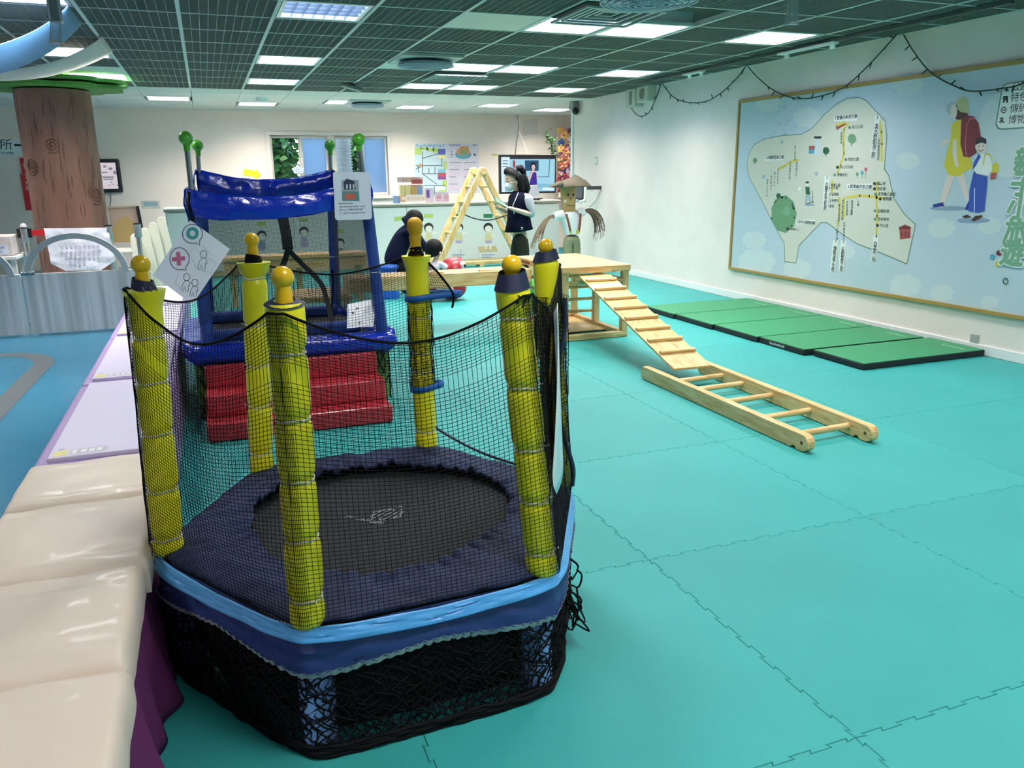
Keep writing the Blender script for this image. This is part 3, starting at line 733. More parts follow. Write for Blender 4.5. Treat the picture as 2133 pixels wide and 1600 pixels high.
mesh_wall((.93,TY0+.05,.44), (.80,TY1-.05,.44), (.855,TY0+.05,1.18), (.815,TY1-.05,1.22), 170, 130, .0016)
# black Y harness hanging in the doorway
m = MB(); hp = [at(588,450,5.0), at(600,520,5.0)]
def ribbon(m, pts, w, th=.004, mi=0):
    for a, b in zip(pts, pts[1:]): m.bar(a, b, w, th, up=(0,1,0), mi=mi)
ribbon(m, catm([hp[0], (hp[0]+hp[1])/2+Vector((.004,0,0)), hp[1]], 5), .062)
ribbon(m, catm([hp[1], at(594,540,5.0), at(585,562,4.95)], 5), .034)
ribbon(m, catm([hp[1], at(632,553,5.0), at(668,590,4.98), at(682,630,4.95), at(692,670,4.9)], 5), .030)
m.build('harness_strap', mat('webbing_black', '#101216', .7), TW)
m = MB(); ribbon(m, catm([at(692,562,5.0), at(694,600,5.0), at(690,650,4.95)], 5), .012); m.build('harness_cord', NETB, TW)
# red foam steps
ST = thing('foam_steps', (.38, 4.45, 0), 'dark red vinyl foam steps, three treads, leading up to the blue tower', 'steps')
SZ = [(4.237, 0, .103), (4.37, .103, .222), (4.55, .222, .345)]
for k, (y, z0, z1) in enumerate(SZ):
    m = MB(); m.bb((-.118+.006*k, y, max(.003, z0)), (.868-.008*k, 4.60, z1)); m.build('step', VRED, ST, bevel=.012, seg=3)
# laminated sheets on the tower
def sheet_thing(name, corners, label, cat, border=.0, nrm=Vector((0,-1,0)), mt=PAPER, rnd=0):
    t = thing(name, sum(corners, Vector())/4, label, cat); a, b, c, d = corners   # a tl, b tr, c br, d bl
    m = MB(); pts = []
    if rnd:
        for i, p in enumerate(corners):
            e1 = (corners[i-1]-p).normalized(); e2 = (corners[(i+1) % 4]-p).normalized()
            for s in range(6): f = s/5; q = p+e1*rnd*(1-f)**2+e2*rnd*f**2; pts.append(q)
    else: pts = list(corners)
    m.prism(pts, -nrm*.0025); m.build('sheet', mt, t); return t, lambda u, v, e=.0012: a.lerp(b, u).lerp(d.lerp(c, u), v)+nrm*e
def outline(m, P, pts, w=.002, closed=True, mi=0):
    q = [P(*p) for p in pts]
    m.tube(q, w/2, 4, mi, closed=closed)
yy = 4.58
t, P = sheet_thing('hanging_notice', [at(318,573,yy), at(396,458,yy), at(479,519,yy), at(401,634,yy)], 'white laminated sheet hung askew by one corner with a green ring and pink cross', 'notice', mt=mat('laminate_white', '#f0f2fb', .12))
m = MB()      # u runs from the lower left corner up to the hanging corner
def circ(cu, cv, ru, rv, n=24): return [(cu+ru*math.cos(2*PI*i/n), cv+rv*math.sin(2*PI*i/n)) for i in range(n)]
asp = 1.38
def px(u, v, e=.0012): # pixel on the sheet
    return at(u, v, yy)+Vector((0,-1,0))*e
def pring(m, cx, cy, r0, r1, mi, e=.0014, n=28):
    vs = [px(cx+r*math.cos(2*PI*i/n), cy+r*math.sin(2*PI*i/n), e) for i in range(n) for r in (r0, r1)]
    m.add(vs, [(2*i, 2*((i+1) % n), 2*((i+1) % n)+1, 2*i+1) for i in range(n)], mi)
def pline(m, pts, w, mi, closed=False): m.tube([px(*p) for p in pts], w, 4, mi, closed=closed)
pring(m, 401, 486, 6, 13, 1)
pline(m, [(401+21*math.cos(a), 487+20*math.sin(a)) for a in [R(70)+2*PI*i/30*.93 for i in range(31)]] + [(416,511)], .0016, 0, True)
for q in ([(360,534),(384,547),(383,552),(358,539)],): pass
cx, cy = 372, 539
for ax, ay, bx, by in ((-14.5,-1.5,14.5,1.5), ): 
    e1 = Vector((.96,-.10)); e2 = Vector((.08,.97))
    for s1, s2 in ((14, 4.3), (4.3, 14.5)):
        m.poly([px(cx+e1.x*a*s1+e2.x*b*s2, cy+e1.y*a*s1+e2.y*b*s2, .0016+.0002*(s1 > 5)) for a, b in ((-1,-1),(-1,1),(1,1),(1,-1))], 2)
pline(m, [(374+20*math.cos(a), 539+23*math.sin(a)) for a in [R(75)+2*PI*i/30*.93 for i in range(31)]] + [(388,563)], .0016, 0, True)
def kid(m, x, y, s, mi=0):
    pline(m, [(x+7*s*math.cos(2*PI*i/16), y+8*s*math.sin(2*PI*i/16)) for i in range(16)], .0011, mi, True)
    pline(m, [(x-4*s,y+8*s),(x-9*s,y+16*s),(x-12*s,y+30*s),(x-8*s,y+31*s),(x-4*s,y+20*s),(x-2*s,y+31*s),(x+3*s,y+32*s),(x+4*s,y+18*s),(x+6*s,y+20*s),(x+7*s,y+12*s),(x+3*s,y+8*s)], .0010, mi, True)
kid(m, 424, 530, 1.0); kid(m, 389, 577, .95); kid(m, 406, 589, .92)
pline(m, [(405,512),(395,530),(411,560),(440,569),(450,546),(425,535)], .0007, 3, True); pline(m, [(372,570),(365,590),(375,600)], .0007, 3); pline(m, [(420,511),(443,531)], .0007, 3)
m.build('print', [flat('#262a44'), flat('#3d9a97'), flat('#c5668a'), flat('#b9bfd2')], t)
m = MB(); hk = at(396, 460, yy); m.tube(catm([hk, hk+Vector((-.004,-.004,.05)), hk+Vector((.0,-.02,.10)), Vector((hk.x, TY0-.055, hk.z+.16))], 5), .003, 5); m.build('hook_wire', BLACK, t)
yy = 4.62
t, P = sheet_thing('rounded_notice', [at(694,357,yy), at(771,359,yy), at(775,457,yy), at(698,459,yy)], 'white rounded laminated notice with a photo and four lines, on the right canopy post', 'notice', rnd=.02, mt=mat('laminate_grey', '#c9d3df', .12))
m = MB(); m.poly([px(711,375), px(747,375), px(749,419), px(713,419)], 0)
m.poly([px(715,380,.0018), px(722,372,.0018), px(738,377,.0018), px(741,394,.0018), px(717,395,.0018)], 1); m.poly([px(713,399,.0018), px(747,399,.0018), px(748,418,.0018), px(713,418,.0018)], 2)
for k in range(5): m.poly([px(718+4.6*k,403,.0022), px(721.5+4.6*k,403,.0022), px(722+4.6*k,415,.0022), px(718+4.6*k,415,.0022)], 3)
for k in range(3): m.poly([px(721+7*k,384,.0022), px(724+7*k,384,.0022), px(724+7*k,393,.0022), px(721+7*k,393,.0022)], 4)
for x, y, w, s in ((705,424,28,'體能遊戲區使用規則'), (707,431,50,'請依照順序排隊 每次限一人使用'), (707,437.5,46,'請小心上下樓梯 請勿推擠'), (707,444.5,50,'十二歲以下兒童須由家長陪同'),):
    g = glyphs(s); h = (w*yy/1639*1.04)/g[2]; m.text(s, px(x, y+1.5, .0016), (1,0,0), (0,0,1), h, 5)
m.build('print', [flat('#8d9aa0'), flat('#23324a'), flat('#3d7f80'), flat('#c4503c'), flat('#c5ccd8'), flat('#3a3f50')], t)
yy = 4.72
t, P = sheet_thing('paper_note', [at(724,634,yy+.05), at(783,622,yy+.05), at(778,680,yy-.02), at(723,684,yy-.02)], 'creased white paper note lying against the right end of the tower bed', 'paper')
m = MB()
for u, v in ((.15,.35),(.3,.2),(.52,.3),(.6,.16),(.25,.6),(.4,.75)): m.poly([P(u,v), P(u+.09,v), P(u+.09,v+.10), P(u,v+.10)], 0)
m.build('print', [flat('#5a5f6c')], t)

# ================================================================== LEFT ROW: lilac bins, cream cushions, purple cloth
LIL = mat('lilac_lid', '#dcd6ee', .4); PUR = mat('purple_vinyl', '#a58dc0', .5, bump=(20,.15,.005)); PUR2 = mat('purple_cloth', '#6a2f63', .9, bump=(120,.2,.003), spec=.2)
CREAM = mat('cream_vinyl', '#ecdccb', .45, bump=(7,.25,.02), coat=.05)
sticker = [flat('#e6dd8e', .4), flat('#c3c4cc', .4), flat('#8b8fa0', .4), flat('#efeef5', .4)]
BX0, BX1 = -.665, -.245
bl = ['lilac lidded bin right behind the cream cushions, nearest of the three','second lilac lidded bin along the row, beside the yellow left post','farthest lilac lidded bin, partly hidden by the yellow left post','last lilac bin by the tower, seen only through the black net']
for k, (y0, y1) in enumerate(((2.99, 4.19), (4.22, 5.42), (5.45, 6.65), (6.68, 7.88))):
    t = thing('storage_bin', ((BX0+BX1)/2, (y0+y1)/2, 0), bl[k], 'bin', 'lilac lidded bins in the left row')
    m = MB(); m.bb((BX0, y0, .004), (BX1, y1, .385)); m.build('body', PUR, t, bevel=.015, seg=3)
    m = MB(); m.bb((BX0+.045, y0+.04, .384), (BX1-.02, y1-.02, .402)); ld = m.build('lid', LIL, t, bevel=.004)
    m = MB(); x, y = BX0+.06, y0+.055; z = .4026
    m.poly([(x,y,z),(x+.045,y,z),(x+.045,y+.06,z),(x,y+.06,z)], 0); m.poly([(x+.01,y+.07,z),(x+.03,y+.07,z),(x+.03,y+.08,z),(x+.01,y+.08,z)], 2)
    m.poly([(x+.055,y+.005,z),(x+.175,y+.005,z),(x+.175,y+.06,z),(x+.055,y+.06,z)], 1)
    for q in (0,1,2): m.poly([(x+.088+.026*q,y+.017,z+.0004),(x+.106+.026*q,y+.017,z+.0004),(x+.106+.026*q,y+.048,z+.0004),(x+.088+.026*q,y+.048,z+.0004)], 3)
    m.poly([(x+.06,y+.01,z+.0004),(x+.074,y+.01,z+.0004),(x+.074,y+.055,z+.0004),(x+.06,y+.055,z+.0004)], 3)
    m.build('sticker', sticker, ld)
cl_ = ['cream padded cushion farthest in the row, touching the lilac lid','cream padded cushion second from the lilac lid','cream padded cushion third from the lilac lid, its corner over the purple cloth','cream padded cushion at the lower left edge of the picture','cream padded cushion nearest the camera, below the picture']
for k, (y0, y1, xr) in enumerate(((2.575,2.985,-.262),(2.075,2.565,-.238),(1.605,2.065,-.250),(1.10,1.595,-.240),(.62,1.09,-.24))):
    t = thing('floor_cushion', ((BX0+xr)/2, (y0+y1)/2, .30), cl_[k], 'cushion', 'cream cushions in the left row')
    def cf(u, v, y0=y0, y1=y1, xr=xr, k=k):
        ex, ey = min(u, 1-u), min(v, 1-v); d = 1-(1-min(1, ex/.10))**2.4; d2 = 1-(1-min(1, ey/.12))**2.4
        d = 1-(1-min(1, ex/.045))**2.4; d2 = 1-(1-min(1, ey/.05))**2.4; z = .366+.018*min(d, 1)+.016*d2+.006*min(1, 4*ex)*min(1, 4*ey) + .004*nz(u*4+k, v*4) + .006*nz(u*2.5+k*3, v*9)*(ey < .2) + .004*math.exp(-((v-.10-.03*u)/.03)**2)
        return (lerp(-.668+.004*nz(v*3, k), xr+.004*nz(v*6, k, 2), u), lerp(y0, y1, v)+.004*nz(u*5, k*2.2)*(ey < .1), z)
    m = MB(); m.grid(cf, 36, 36)
    W = 37; ring = [i for i in range(W)] + [j*W+W-1 for j in range(1, W)] + [(W-1)*W+i for i in range(W-2, -1, -1)] + [j*W for j in range(W-2, 0, -1)]
    b0 = len(m.v); m.v += [(m.v[i][0], m.v[i][1], .304) for i in ring]; n = len(ring)
    for i in range(n): m.f.append((ring[i], b0+i, b0+(i+1) % n, ring[(i+1) % n])); m.m.append(0)
    m.f.append(tuple(b0+i for i in range(n))); m.m.append(0)
    m.build('cover', CREAM, t, smooth=55)
    m = MB(); m.tube([(lerp(-.66, xr, i/20), y0+.004, .372+.002*math.sin(i)) for i in range(21)], .003, 5); m.build('seam', CREAM, t, smooth=50)
m = MB(); m.bb((-.655, .5, .004), (-.29, 2.975, .302)); tag(m.build('cushion_base', PUR, bevel=.01), 'purple box plinth carrying the cream cushions along the left edge', 'plinth')
def drf(u, v):
    y = lerp(.45, 2.98, u); fold = .020*math.sin(y*23+2*math.sin(y*5))+.014*math.sin(y*41+1.3)
    return (-.272+.002*v+v*(.030+fold*1.0*(.3+.7*v))+.016*v*v, y+.015*math.sin(v*3+y*9)*v, lerp(.365, .003, v))
m = MB(); m.grid(drf, 160, 10); o_ = m.build('purple_drape', PUR2, smooth=70); s_ = o_.modifiers.new('thickness', 'SOLIDIFY'); s_.thickness = .004
tag(o_, 'plum purple cloth hanging in folds down the side of the cream cushions', 'cloth')

# ================================================================== LEFT BACKGROUND: fence, tree column, drapes, barrier
FNC = mat('fence_whitewood', '#c6c7c2', .45, var=(2.0, '#efeeea', .40, .60), stretch=(7, 7, .22))
ARC = mat('fence_arch_grey', '#b9c0bf', .45)
fx = [(-2.93, -1.615), (-1.605, -.715)]
for k, (x0, x1) in enumerate(fx):
    y = 8.10+.02*(x0+2); t = thing('barrier_panel', ((x0+x1)/2, 8.1, 0), ['whitewashed wood barrier panel at the left edge, its arch cut by the frame','whitewashed wood barrier panel under the full grey arch before the tree column'][k], 'barrier', 'arched wood barriers')
    m = MB(); m.bb((x0, 8.09, .004), (x1, 8.12, .545)); m.build('board', FNC, t, bevel=.004)
    m = MB(); xc, hw = (x0+x1)/2, (x1-x0)/2-.045
    if k == 0: xc, hw = -2.28, .60
    pr_ = [(xc-hw*math.cos(PI*i/24), .535+.335*math.sin(PI*i/24)) for i in range(25)]
    for (xa, za), (xb, zb) in zip(pr_, pr_[1:]): m.bar((xa, 8.105, za), (xb, 8.105, zb), .028, .052, up=(0,1,0))
    m = MB(); inn, out = [], []
    for i in range(33):
        a = PI*i/32; d = (math.sin(a)+.35)
        inn.append((xc-(hw-.03)*math.cos(a), .525+.315*math.sin(a))); out.append((xc-(hw+.022)*math.cos(a), .525+.365*math.sin(a)))
    vs = [Vector((x, yy_, z)) for yy_ in (8.085, 8.125) for x, z in inn+out]; n = 33; fs = []
    for i in range(n-1): fs += [(i, n+i, n+i+1, i+1), (2*n+i, 2*n+i+1, 3*n+i+1, 3*n+i), (i, i+1, 2*n+i+1, 2*n+i), (n+i, 3*n+i, 3*n+i+1, n+i+1)]
    m.add(vs, fs); m.build('arch', ARC, t, smooth=40)
    if k == 1:
        m = MB(); m.bar((-1.61, 8.083, .545), (-1.50, 8.083, .545), .012, .018)
        for q in range(4): m.ball((-1.60+.03*q, 8.08, .558), .010, 10)
        m.build('bracket', CHROME, t, smooth=50)
# tree column
BRK = mat('bark_brown', '#94695a', .6, var=(4, '#7c5648', .3, .7), stretch=(1.5, 1.5, .35), bump=(12, .25, .01))
BRD = mat('bark_groove', '#634537', .7)
tx, ty, trd = -1.418, 10.0, .362
TR = thing('tree_column', (tx, ty, 0), 'round column painted as a brown tree trunk with spiral knots and a green leaf top', 'column')
m = MB(); m.lathe([(trd*1.0, .003), (trd*.995, .6), (trd*.99, 1.2), (trd, 2.26)], (tx, ty, 0), 64); TK = m.build('trunk', BRK, TR, smooth=50)
def cyl(a, z, e=.0015): return Vector((tx+(trd+e)*math.sin(a), ty-(trd+e)*math.cos(a), z))
m = MB(); rnd = random.Random(11)
for k in range(170):
    a = rnd.uniform(-2.2, 2.2); z = rnd.uniform(.45, 2.24); L = rnd.uniform(.06, .30); w = rnd.uniform(.004, .011)/trd*.8; dr = rnd.uniform(-.05, .03); vs = []
    for i in range(7):
        f = i/6; ww = w*math.sin(PI*min(.97, max(.03, f)))*(1 if f < .5 else .8); aa = a+dr*f+.01*math.sin(f*5+k); vs += [cyl(aa-ww, z-L*f), cyl(aa+ww, z-L*f)]
    m.add(vs, [(2*i, 2*i+1, 2*i+3, 2*i+2) for i in range(6)])
stuff(m.build('bark_groove', BRD, TK))
for u, v, s in ((108, 303, .075), (66, 347, .085), (201, 408, .085)):
    d = ray(u, v); y0 = None
    for q in range(2000):
        p = EYEV+d*((9.5+q*.0004)/d.y)
        if (p.x-tx)**2+(p.y-ty)**2 < trd**2: break
    a0 = math.atan2(p.x-tx, ty-p.y); m = MB(); pts = []
    for i in range(60):
        f = i/59; an = -2.2+f*2.3*2*PI; r = s*(1-.86*f); pts.append(cyl(a0+r*math.cos(an)/trd, p.z+r*1.1*math.sin(an), .003))
    m.tube(pts, .0055, 5); m.build('knot', BRD, TK, smooth=60)
LEAF = mat('leaf_board_green', '#4f8d38', .6, var=(5, '#5f9c42'))
for z, sc, ph in ((2.33, 1.0, 0), (2.275, .93, .35)):
    m = MB(); pts = []
    for i in range(96):
        a = 2*PI*i/96+ph; r = sc*(.66+.10*abs(math.sin(a*4.5))); pts.append((tx+r*math.cos(a), ty+r*math.sin(a)*.9, z))
    m.prism(pts, (0, 0, .035)); m.build('leaf_board', LEAF, TR)
# drapes slung under the ceiling
def thin_cloth(name, col):
    m = mat(name, col, .8, bump=(14, .3, .01), stretch=(.4, 6, 1)); n, l = m.node_tree.nodes, m.node_tree.links; t = n.new('ShaderNodeBsdfTranslucent'); t.inputs['Color'].default_value = lin(col)
    x = n.new('ShaderNodeMixShader'); x.inputs[0].default_value = .5; o = [k for k in n if k.type == 'OUTPUT_MATERIAL'][0]
    l.new(n['Principled BSDF'].outputs[0], x.inputs[1]); l.new(t.outputs[0], x.inputs[2]); l.new(x.outputs[0], o.inputs['Surface']); return m
for nm, y0, y1, dip, cl, lab in (('ceiling_drape', 6.0, 6.62, .31, '#9dbfda', 'pale blue cloth drape sagging from the ceiling at top left'), ('ceiling_drape', 7.15, 7.95, .27, '#f3ece4', 'white cloth drape sagging from the ceiling above the tree column')):
    def df_(u, v, y0=y0, y1=y1, dip=dip):
        x = lerp(-.62-.07*(y0 < 7), -2.35, u); w = 4*u*(1-u); yy_ = lerp(y0, y1, v)
        g = math.sin(PI*v)*.05*w; dip = dip+(.085 if y0 < 7 else -.01)*v
        return (x, yy_+.03*nz(u*4, v*3), ZC-.008-dip*w**.9+.012*nz(u*3, v*8, y0)*w - g*.6 + .02*(v-.5)*w)
    m = MB(); m.grid(df_, 44, 16); o_ = m.build(nm, thin_cloth('drape'+cl, cl), smooth=80); s_ = o_.modifiers.new('thickness', 'SOLIDIFY'); s_.thickness = .003; tag(o_, lab, 'drape', 'ceiling drapes')
# acrylic sign channels hanging at the top edge
ACR = mat('clear_acrylic', '#f4f8fa', .05, trans=.85); ALU = mat('aluminium', '#b4b8ba', .35, .9)
for (u, v0, v1, w, lab, yy_) in ((115, 45, 88, 14, 'clear acrylic sign holder hanging at the top left before the blue drape', 4.4), (1650, -40, 50, 22, 'clear acrylic sign holder hanging at the top edge before the mural wall', 4.4)):
    a, b = at(u+3, v0, yy_), at(u, v1, yy_); t = thing('sign_channel', (b.x, b.y, b.z), lab, 'sign holder', 'hanging acrylic holders')
    hw = w/2*yy_/1639
    for s in (-1, 1):
        m = MB(); m.bar((a.x+s*hw, yy_, ZC if u > 1000 else a.z), (b.x+s*hw, yy_, b.z), .008, .03, up=(0,1,0)); m.build('side_strip', ACR, t)
    m = MB(); m.bar((a.x, yy_, ZC if u > 1000 else a.z), (b.x, yy_, b.z), hw*2, .003, up=(0,1,0)); m.build('clear_panel', ACR, t)
    m = MB(); m.bb((b.x-hw*1.3, yy_-.02, b.z-.004), (b.x+hw*1.3, yy_+.02, b.z+.004)); m.build('end_cap', ACR, t)
    if u < 1000:
        m = MB(); m.bar((a.x, yy_, ZC-.002), (a.x-.002, yy_, a.z-.01), .055, .045, up=(0,1,0)); m.build('clamp', ALU, t, bevel=.01)
# queue barrier: three chrome posts and a red belt
for k, (u, y, lab) in enumerate(((50, 8.8, 'chrome queue post at the left end of the red belt'), (226, 8.8, 'chrome queue post at the right end of the red belt'), (287, 9.0, 'chrome queue post beside the pink board, right of the belt'))):
    x = at(u, 480, y).x; t = thing('queue_post', (x, y, 0), lab, 'queue post', 'chrome queue posts')
    m = MB(); m.lathe([(.12, .004), (.12, .02), (.05, .035), (.026, .05), (.026, .80)], (x, y, 0), 24); m.build('pole', CHROME, t, smooth=40)
    m = MB(); m.lathe([(.034, .775), (.036, .78), (.036, .905), (.034, .91)], (x, y, 0), 24); m.build('head', ALU, t, smooth=40)
    m = MB(); m.lathe([(.037, .906), (.037, .918)], (x, y, 0), 24); m.build('cap_ring', BLACK, t, smooth=40)
    if k == 0:
        m = MB(); m.bb((x+.035, y-.02, .82), (x+.06, y+.02, .905)); m.bb((x-.06, y-.02, .82), (x-.035, y+.02, .905)); m.build('belt_clip', BLACK, t)
        m = MB(); m.lathe([(.030, .918), (.029, .935), (.018, .952), (.002, .957)], (x, y, 0), 20); m.build('cap_dome', mat('cap_grey', '#c3bfc4', .4), t, smooth=50)
xa, xb = at(50, 480, 8.8).x+.05, at(226, 480, 8.8).x-.035
m = MB(); m.grid(lambda u, v: (lerp(xa, xb, u), 8.8+.004*math.sin(u*9), lerp(.835, .89, v)-.012*4*u*(1-u)*0+.006*u), 12, 2); o_ = m.build('red_belt', mat('belt_red', '#c4202c', .5)); s_ = o_.modifiers.new('thickness', 'SOLIDIFY'); s_.thickness = .004
tag(o_, 'red retractable belt stretched between two chrome posts before the tree column', 'belt')
cwx0, cwx1 = at(92, 487, 8.75).x, at(225, 480, 8.75).x
def clf(u, v):
    b = .30+.09*min(1, 4*min(u+.05, 1-u))
    return (lerp(cwx0+.02*v, cwx1+.03*v, u)+.004*nz(v*5, u*3), 8.765+.012*nz(u*5, v*5)-.02*v, .905-(.02+b)*v-.012*u)
m = MB(); m.grid(clf, 24, 16); o_ = m.build('white_cover', mat('cover_white', '#e3e3ee', .5, bump=(14, .4, .02)), smooth=70)
tag(o_, 'crumpled white plastic sheet hung over the red belt before the trunk', 'cover')
m = MB()
for r_, n_ in ((0, 9), (1, 8), (2, 4)):
    for k in range(n_): m.poly([clf(.2+.07*(k+r_*.6)+du, .42+.17*r_+dv)[0:1]+(8.735,)+clf(.2, .42+.17*r_+dv)[2:3] for du, dv in ((0,0),(.045,0),(.045,.08),(0,.08))])
stuff(m.build('faded_print', flat('#c9c6d8'), o_))
# table and box behind the barrier on the left
t = thing('side_table', (-1.95, 8.75, 0), 'cream side table behind the left barrier panel, a taped box on it', 'table')
m = MB(); m.bb((-2.5, 8.5, .64), (-1.70, 9.0, .67)); m.build('table_top', WHITE, t, bevel=.004)
for x in (-2.46, -1.74):
    for y in (8.54, 8.96): m = MB(); m.bb((x-.02, y-.02, .003), (x+.02, y+.02, .64)); m.build('leg', WHITE, t)
m = MB(); m.bb((-2.47, 8.56, .40), (-1.73, 8.58, .64)); m.build('front_board', mat('board_tan', '#c9b8a6', .6), t)
t = thing('carton', (-1.96, 8.7, .67), 'pinkish carton with a blue lettered label on the left side table', 'box')
m = MB(); m.bb((-2.25, 8.56, .672), (-1.735, 8.9, .855)); m.build('body', mat('carton_pink', '#cdbcb8', .6, var=(9, '#dcd0cb')), t, bevel=.01)
m = MB(); m.poly([(-1.93, 8.557, .69), (-1.765, 8.557, .69), (-1.765, 8.557, .775), (-1.93, 8.557, .775)], 0)
m.text('大頭貼紙', (-1.905, 8.555, .742), (1,0,0), (0,0,1), .028, 1); m.text('印章台', (-1.895, 8.555, .704), (1,0,0), (0,0,1), .028, 1); m.build('label', [flat('#dbe2f2'), flat('#33427e')], t)
# pink board beside the trunk
yy_ = 10.6; a, b, c, d = at(224, 432, yy_), at(283, 429, yy_), at(295, 505, yy_), at(236, 505, yy_)
t = thing('display_board', (a+c)/2, 'pink framed display board standing right of the tree column', 'board')
m = MB(); m.prism([a, b, c, d], (0, .03, 0)); m.build('panel', mat('board_pink', '#d9b7a7', .5), t)
m = MB(); m.bar(a, b, .02, .04, up=(0,1,0)); m.build('frame_top', mat('frame_pale_wood', '#d9bf9f', .5), t)
m = MB(); m.bar(b+Vector((.015,0,0)), c+Vector((.03,0,-.02)), .035, .05, up=(0,1,0)); m.build('frame_side', BLACK, t)
m = MB(); fe = at(262, 490, yy_-.004); m.prism([Vector(p) for p in (fe+Vector((-.16,0,-.08)), fe+Vector((.15,0,-.08)), fe+Vector((.13,0,.10)), fe+Vector((.05,0,.22)), fe+Vector((-.06,0,.20)), fe+Vector((-.14,0,.05)))], (0, .003, 0)); m.build('tan_shape', mat('shape_tan', '#d8b273', .6), t)
# white plastic nursery seats stacked right of the trunk
CRW = mat('cream_plastic', '#e9e4d3', .35)
for k in range(4):
    x = -.72+.085*k; y = 9.3+.10*k; t = thing('plastic_seat', (x, y, 0), ['front cream plastic seat shell behind the barrier','second cream plastic seat shell of the nested four','third cream plastic seat shell of the nested four','rearmost cream plastic seat shell, against the white partition'][k], 'seat', 'nested cream plastic seats')
    h = .80+.05*k; m = MB(); pr_ = [(-.075, 0), (-.07, h*.5), (-.068, h-.10), (-.062, h-.03), (-.035, h), (.0, h), (.025, h-.03), (.045, h*.78), (.075, h*.4), (.11, 0)]
    pr_ = [(p.x, p.z) for p in catm([(a_, 0, b_) for a_, b_ in pr_], 4)]
    m.prism([(x+a_, y-.12, max(.003, z)) for a_, z in pr_], (0, .05, 0)); m.build('side_shell', CRW, t, bevel=.012, seg=3)
    m = MB(); m.bb((x-.05, y-.07, .003), (x+.10, y-.03, .40)); m.build('base', CRW, t, bevel=.01)
    if k == 0:
        m = MB(); m.bb((x-.30, y-.12, .60), (x-.045, y+.2, .64)); m.build('tray', CRW, t, bevel=.015, seg=3)
        m = MB(); m.bb((x-.28, y, .003), (x-.24, y+.1, .60)); m.build('tray_leg', CRW, t, bevel=.01)
# things on the back wall, left part
yy_ = YB-.012
def wall_poly(m, pts, e, mi=0): m.poly([at(u, v, YB-e) for u, v in pts], mi)
t = thing('restroom_sign', at(10, 308, YB-.01), 'white restroom sign with black characters and arrow at the left edge', 'sign')
m = MB(); a, b = at(-40, 290, YB), at(45, 290, YB); z1, z0 = a.z, at(10, 325, YB).z; m.bb((a.x, YB-.012, z0), (b.x, YB-.001, z1)); m.build('plate', mat('sign_white', '#e6ebea', .35), t)
m = MB(); q = at(26, 306, YB-.013); m.text('廁所', (q.x, q.y, q.z-.03), (1,0,0), (0,0,1), .17, 0, 'r'); q = at(28, 319, YB-.013); m.text('Nursery room', (q.x, q.y, q.z-.02), (1,0,0), (0,0,1), .085, 0, 'r')
m.bb((at(31, 308, YB).x, YB-.0135, q.z+.10), (b.x, YB-.0125, q.z+.13)); m.build('lettering', flat('#1c1e20'), t)
t = thing('fire_sign', at(56, 398, YB-.01), 'tall red fire equipment sign half hidden behind the tree column', 'sign')
for u0, v0, v1, nm in ((41, 329, 361, 'upper_plate'), (42, 362, 438, 'lower_plate')):
    a, b, c = at(u0, v0, YB), at(u0+40, v0, YB), at(u0+9, v1, YB); m = MB(); m.bb((a.x, YB-.02, c.z), (b.x, YB-.001, a.z)); m.build(nm, mat('sign_red', '#c3222b', .4), t)
m = MB()
for k, (u, v, s) in enumerate(((49, 343, '火'), (49, 352, '警'), (52, 372, '滅'), (53, 384, '火'), (54, 396, '器'))): q = at(u, v, YB-.022); m.text(s, (q.x, q.y, q.z), (1,0,0), (0,0,1), .085, 0)
m.build('lettering', flat('#e9d9d0'), t)
t = thing('wall_tablet', at(232, 365, YB-.05), 'black framed tablet screen on the wall right of the tree column', 'tablet')
a, b = at(196, 331, YB-.05), at(257, 401, YB-.05); m = MB(); m.bb((a.x, YB-.06, b.z), (b.x, YB-.005, a.z)); m.build('frame', BLACK, t, bevel=.03, seg=3)
m = MB(); c, d = at(196, 339, YB-.062), at(247, 393, YB-.062); m.bb((c.x, YB-.0625, d.z), (d.x, YB-.0605, c.z)); sc = m.build('screen', emis('tablet_glow', '#efe6ee', .75), t)
m = MB()
for u, v, w, h, mi in ((215, 345, 6, 4, 1), (226, 349, 8, 5, 1), (236, 356, 7, 7, 1), (212, 358, 12, 2, 0), (213, 368, 24, 2, 0), (215, 372.5, 21, 1.6, 0), (230, 379, 4, 2, 1), (226, 385, 4, 2, 1), (235, 383, 3, 2, 1), (243, 385, 3, 2, 0)): wall_poly(m, [(u,v),(u+w,v),(u+w,v+h),(u,v+h)], .064, mi)
m.build('screen_text', [flat('#7c7080'), flat('#dcb9c4')], sc)
m = MB(); p = at(228, 402, YB-.02); m.tube(catm([p, p+Vector((.01,0,-.08)), p+Vector((-.02,0,-.2)), p+Vector((-.05,0,-.3))], 5), .006, 6); m.build('cable', mat('cable_grey', '#6f6f6f', .6), t)
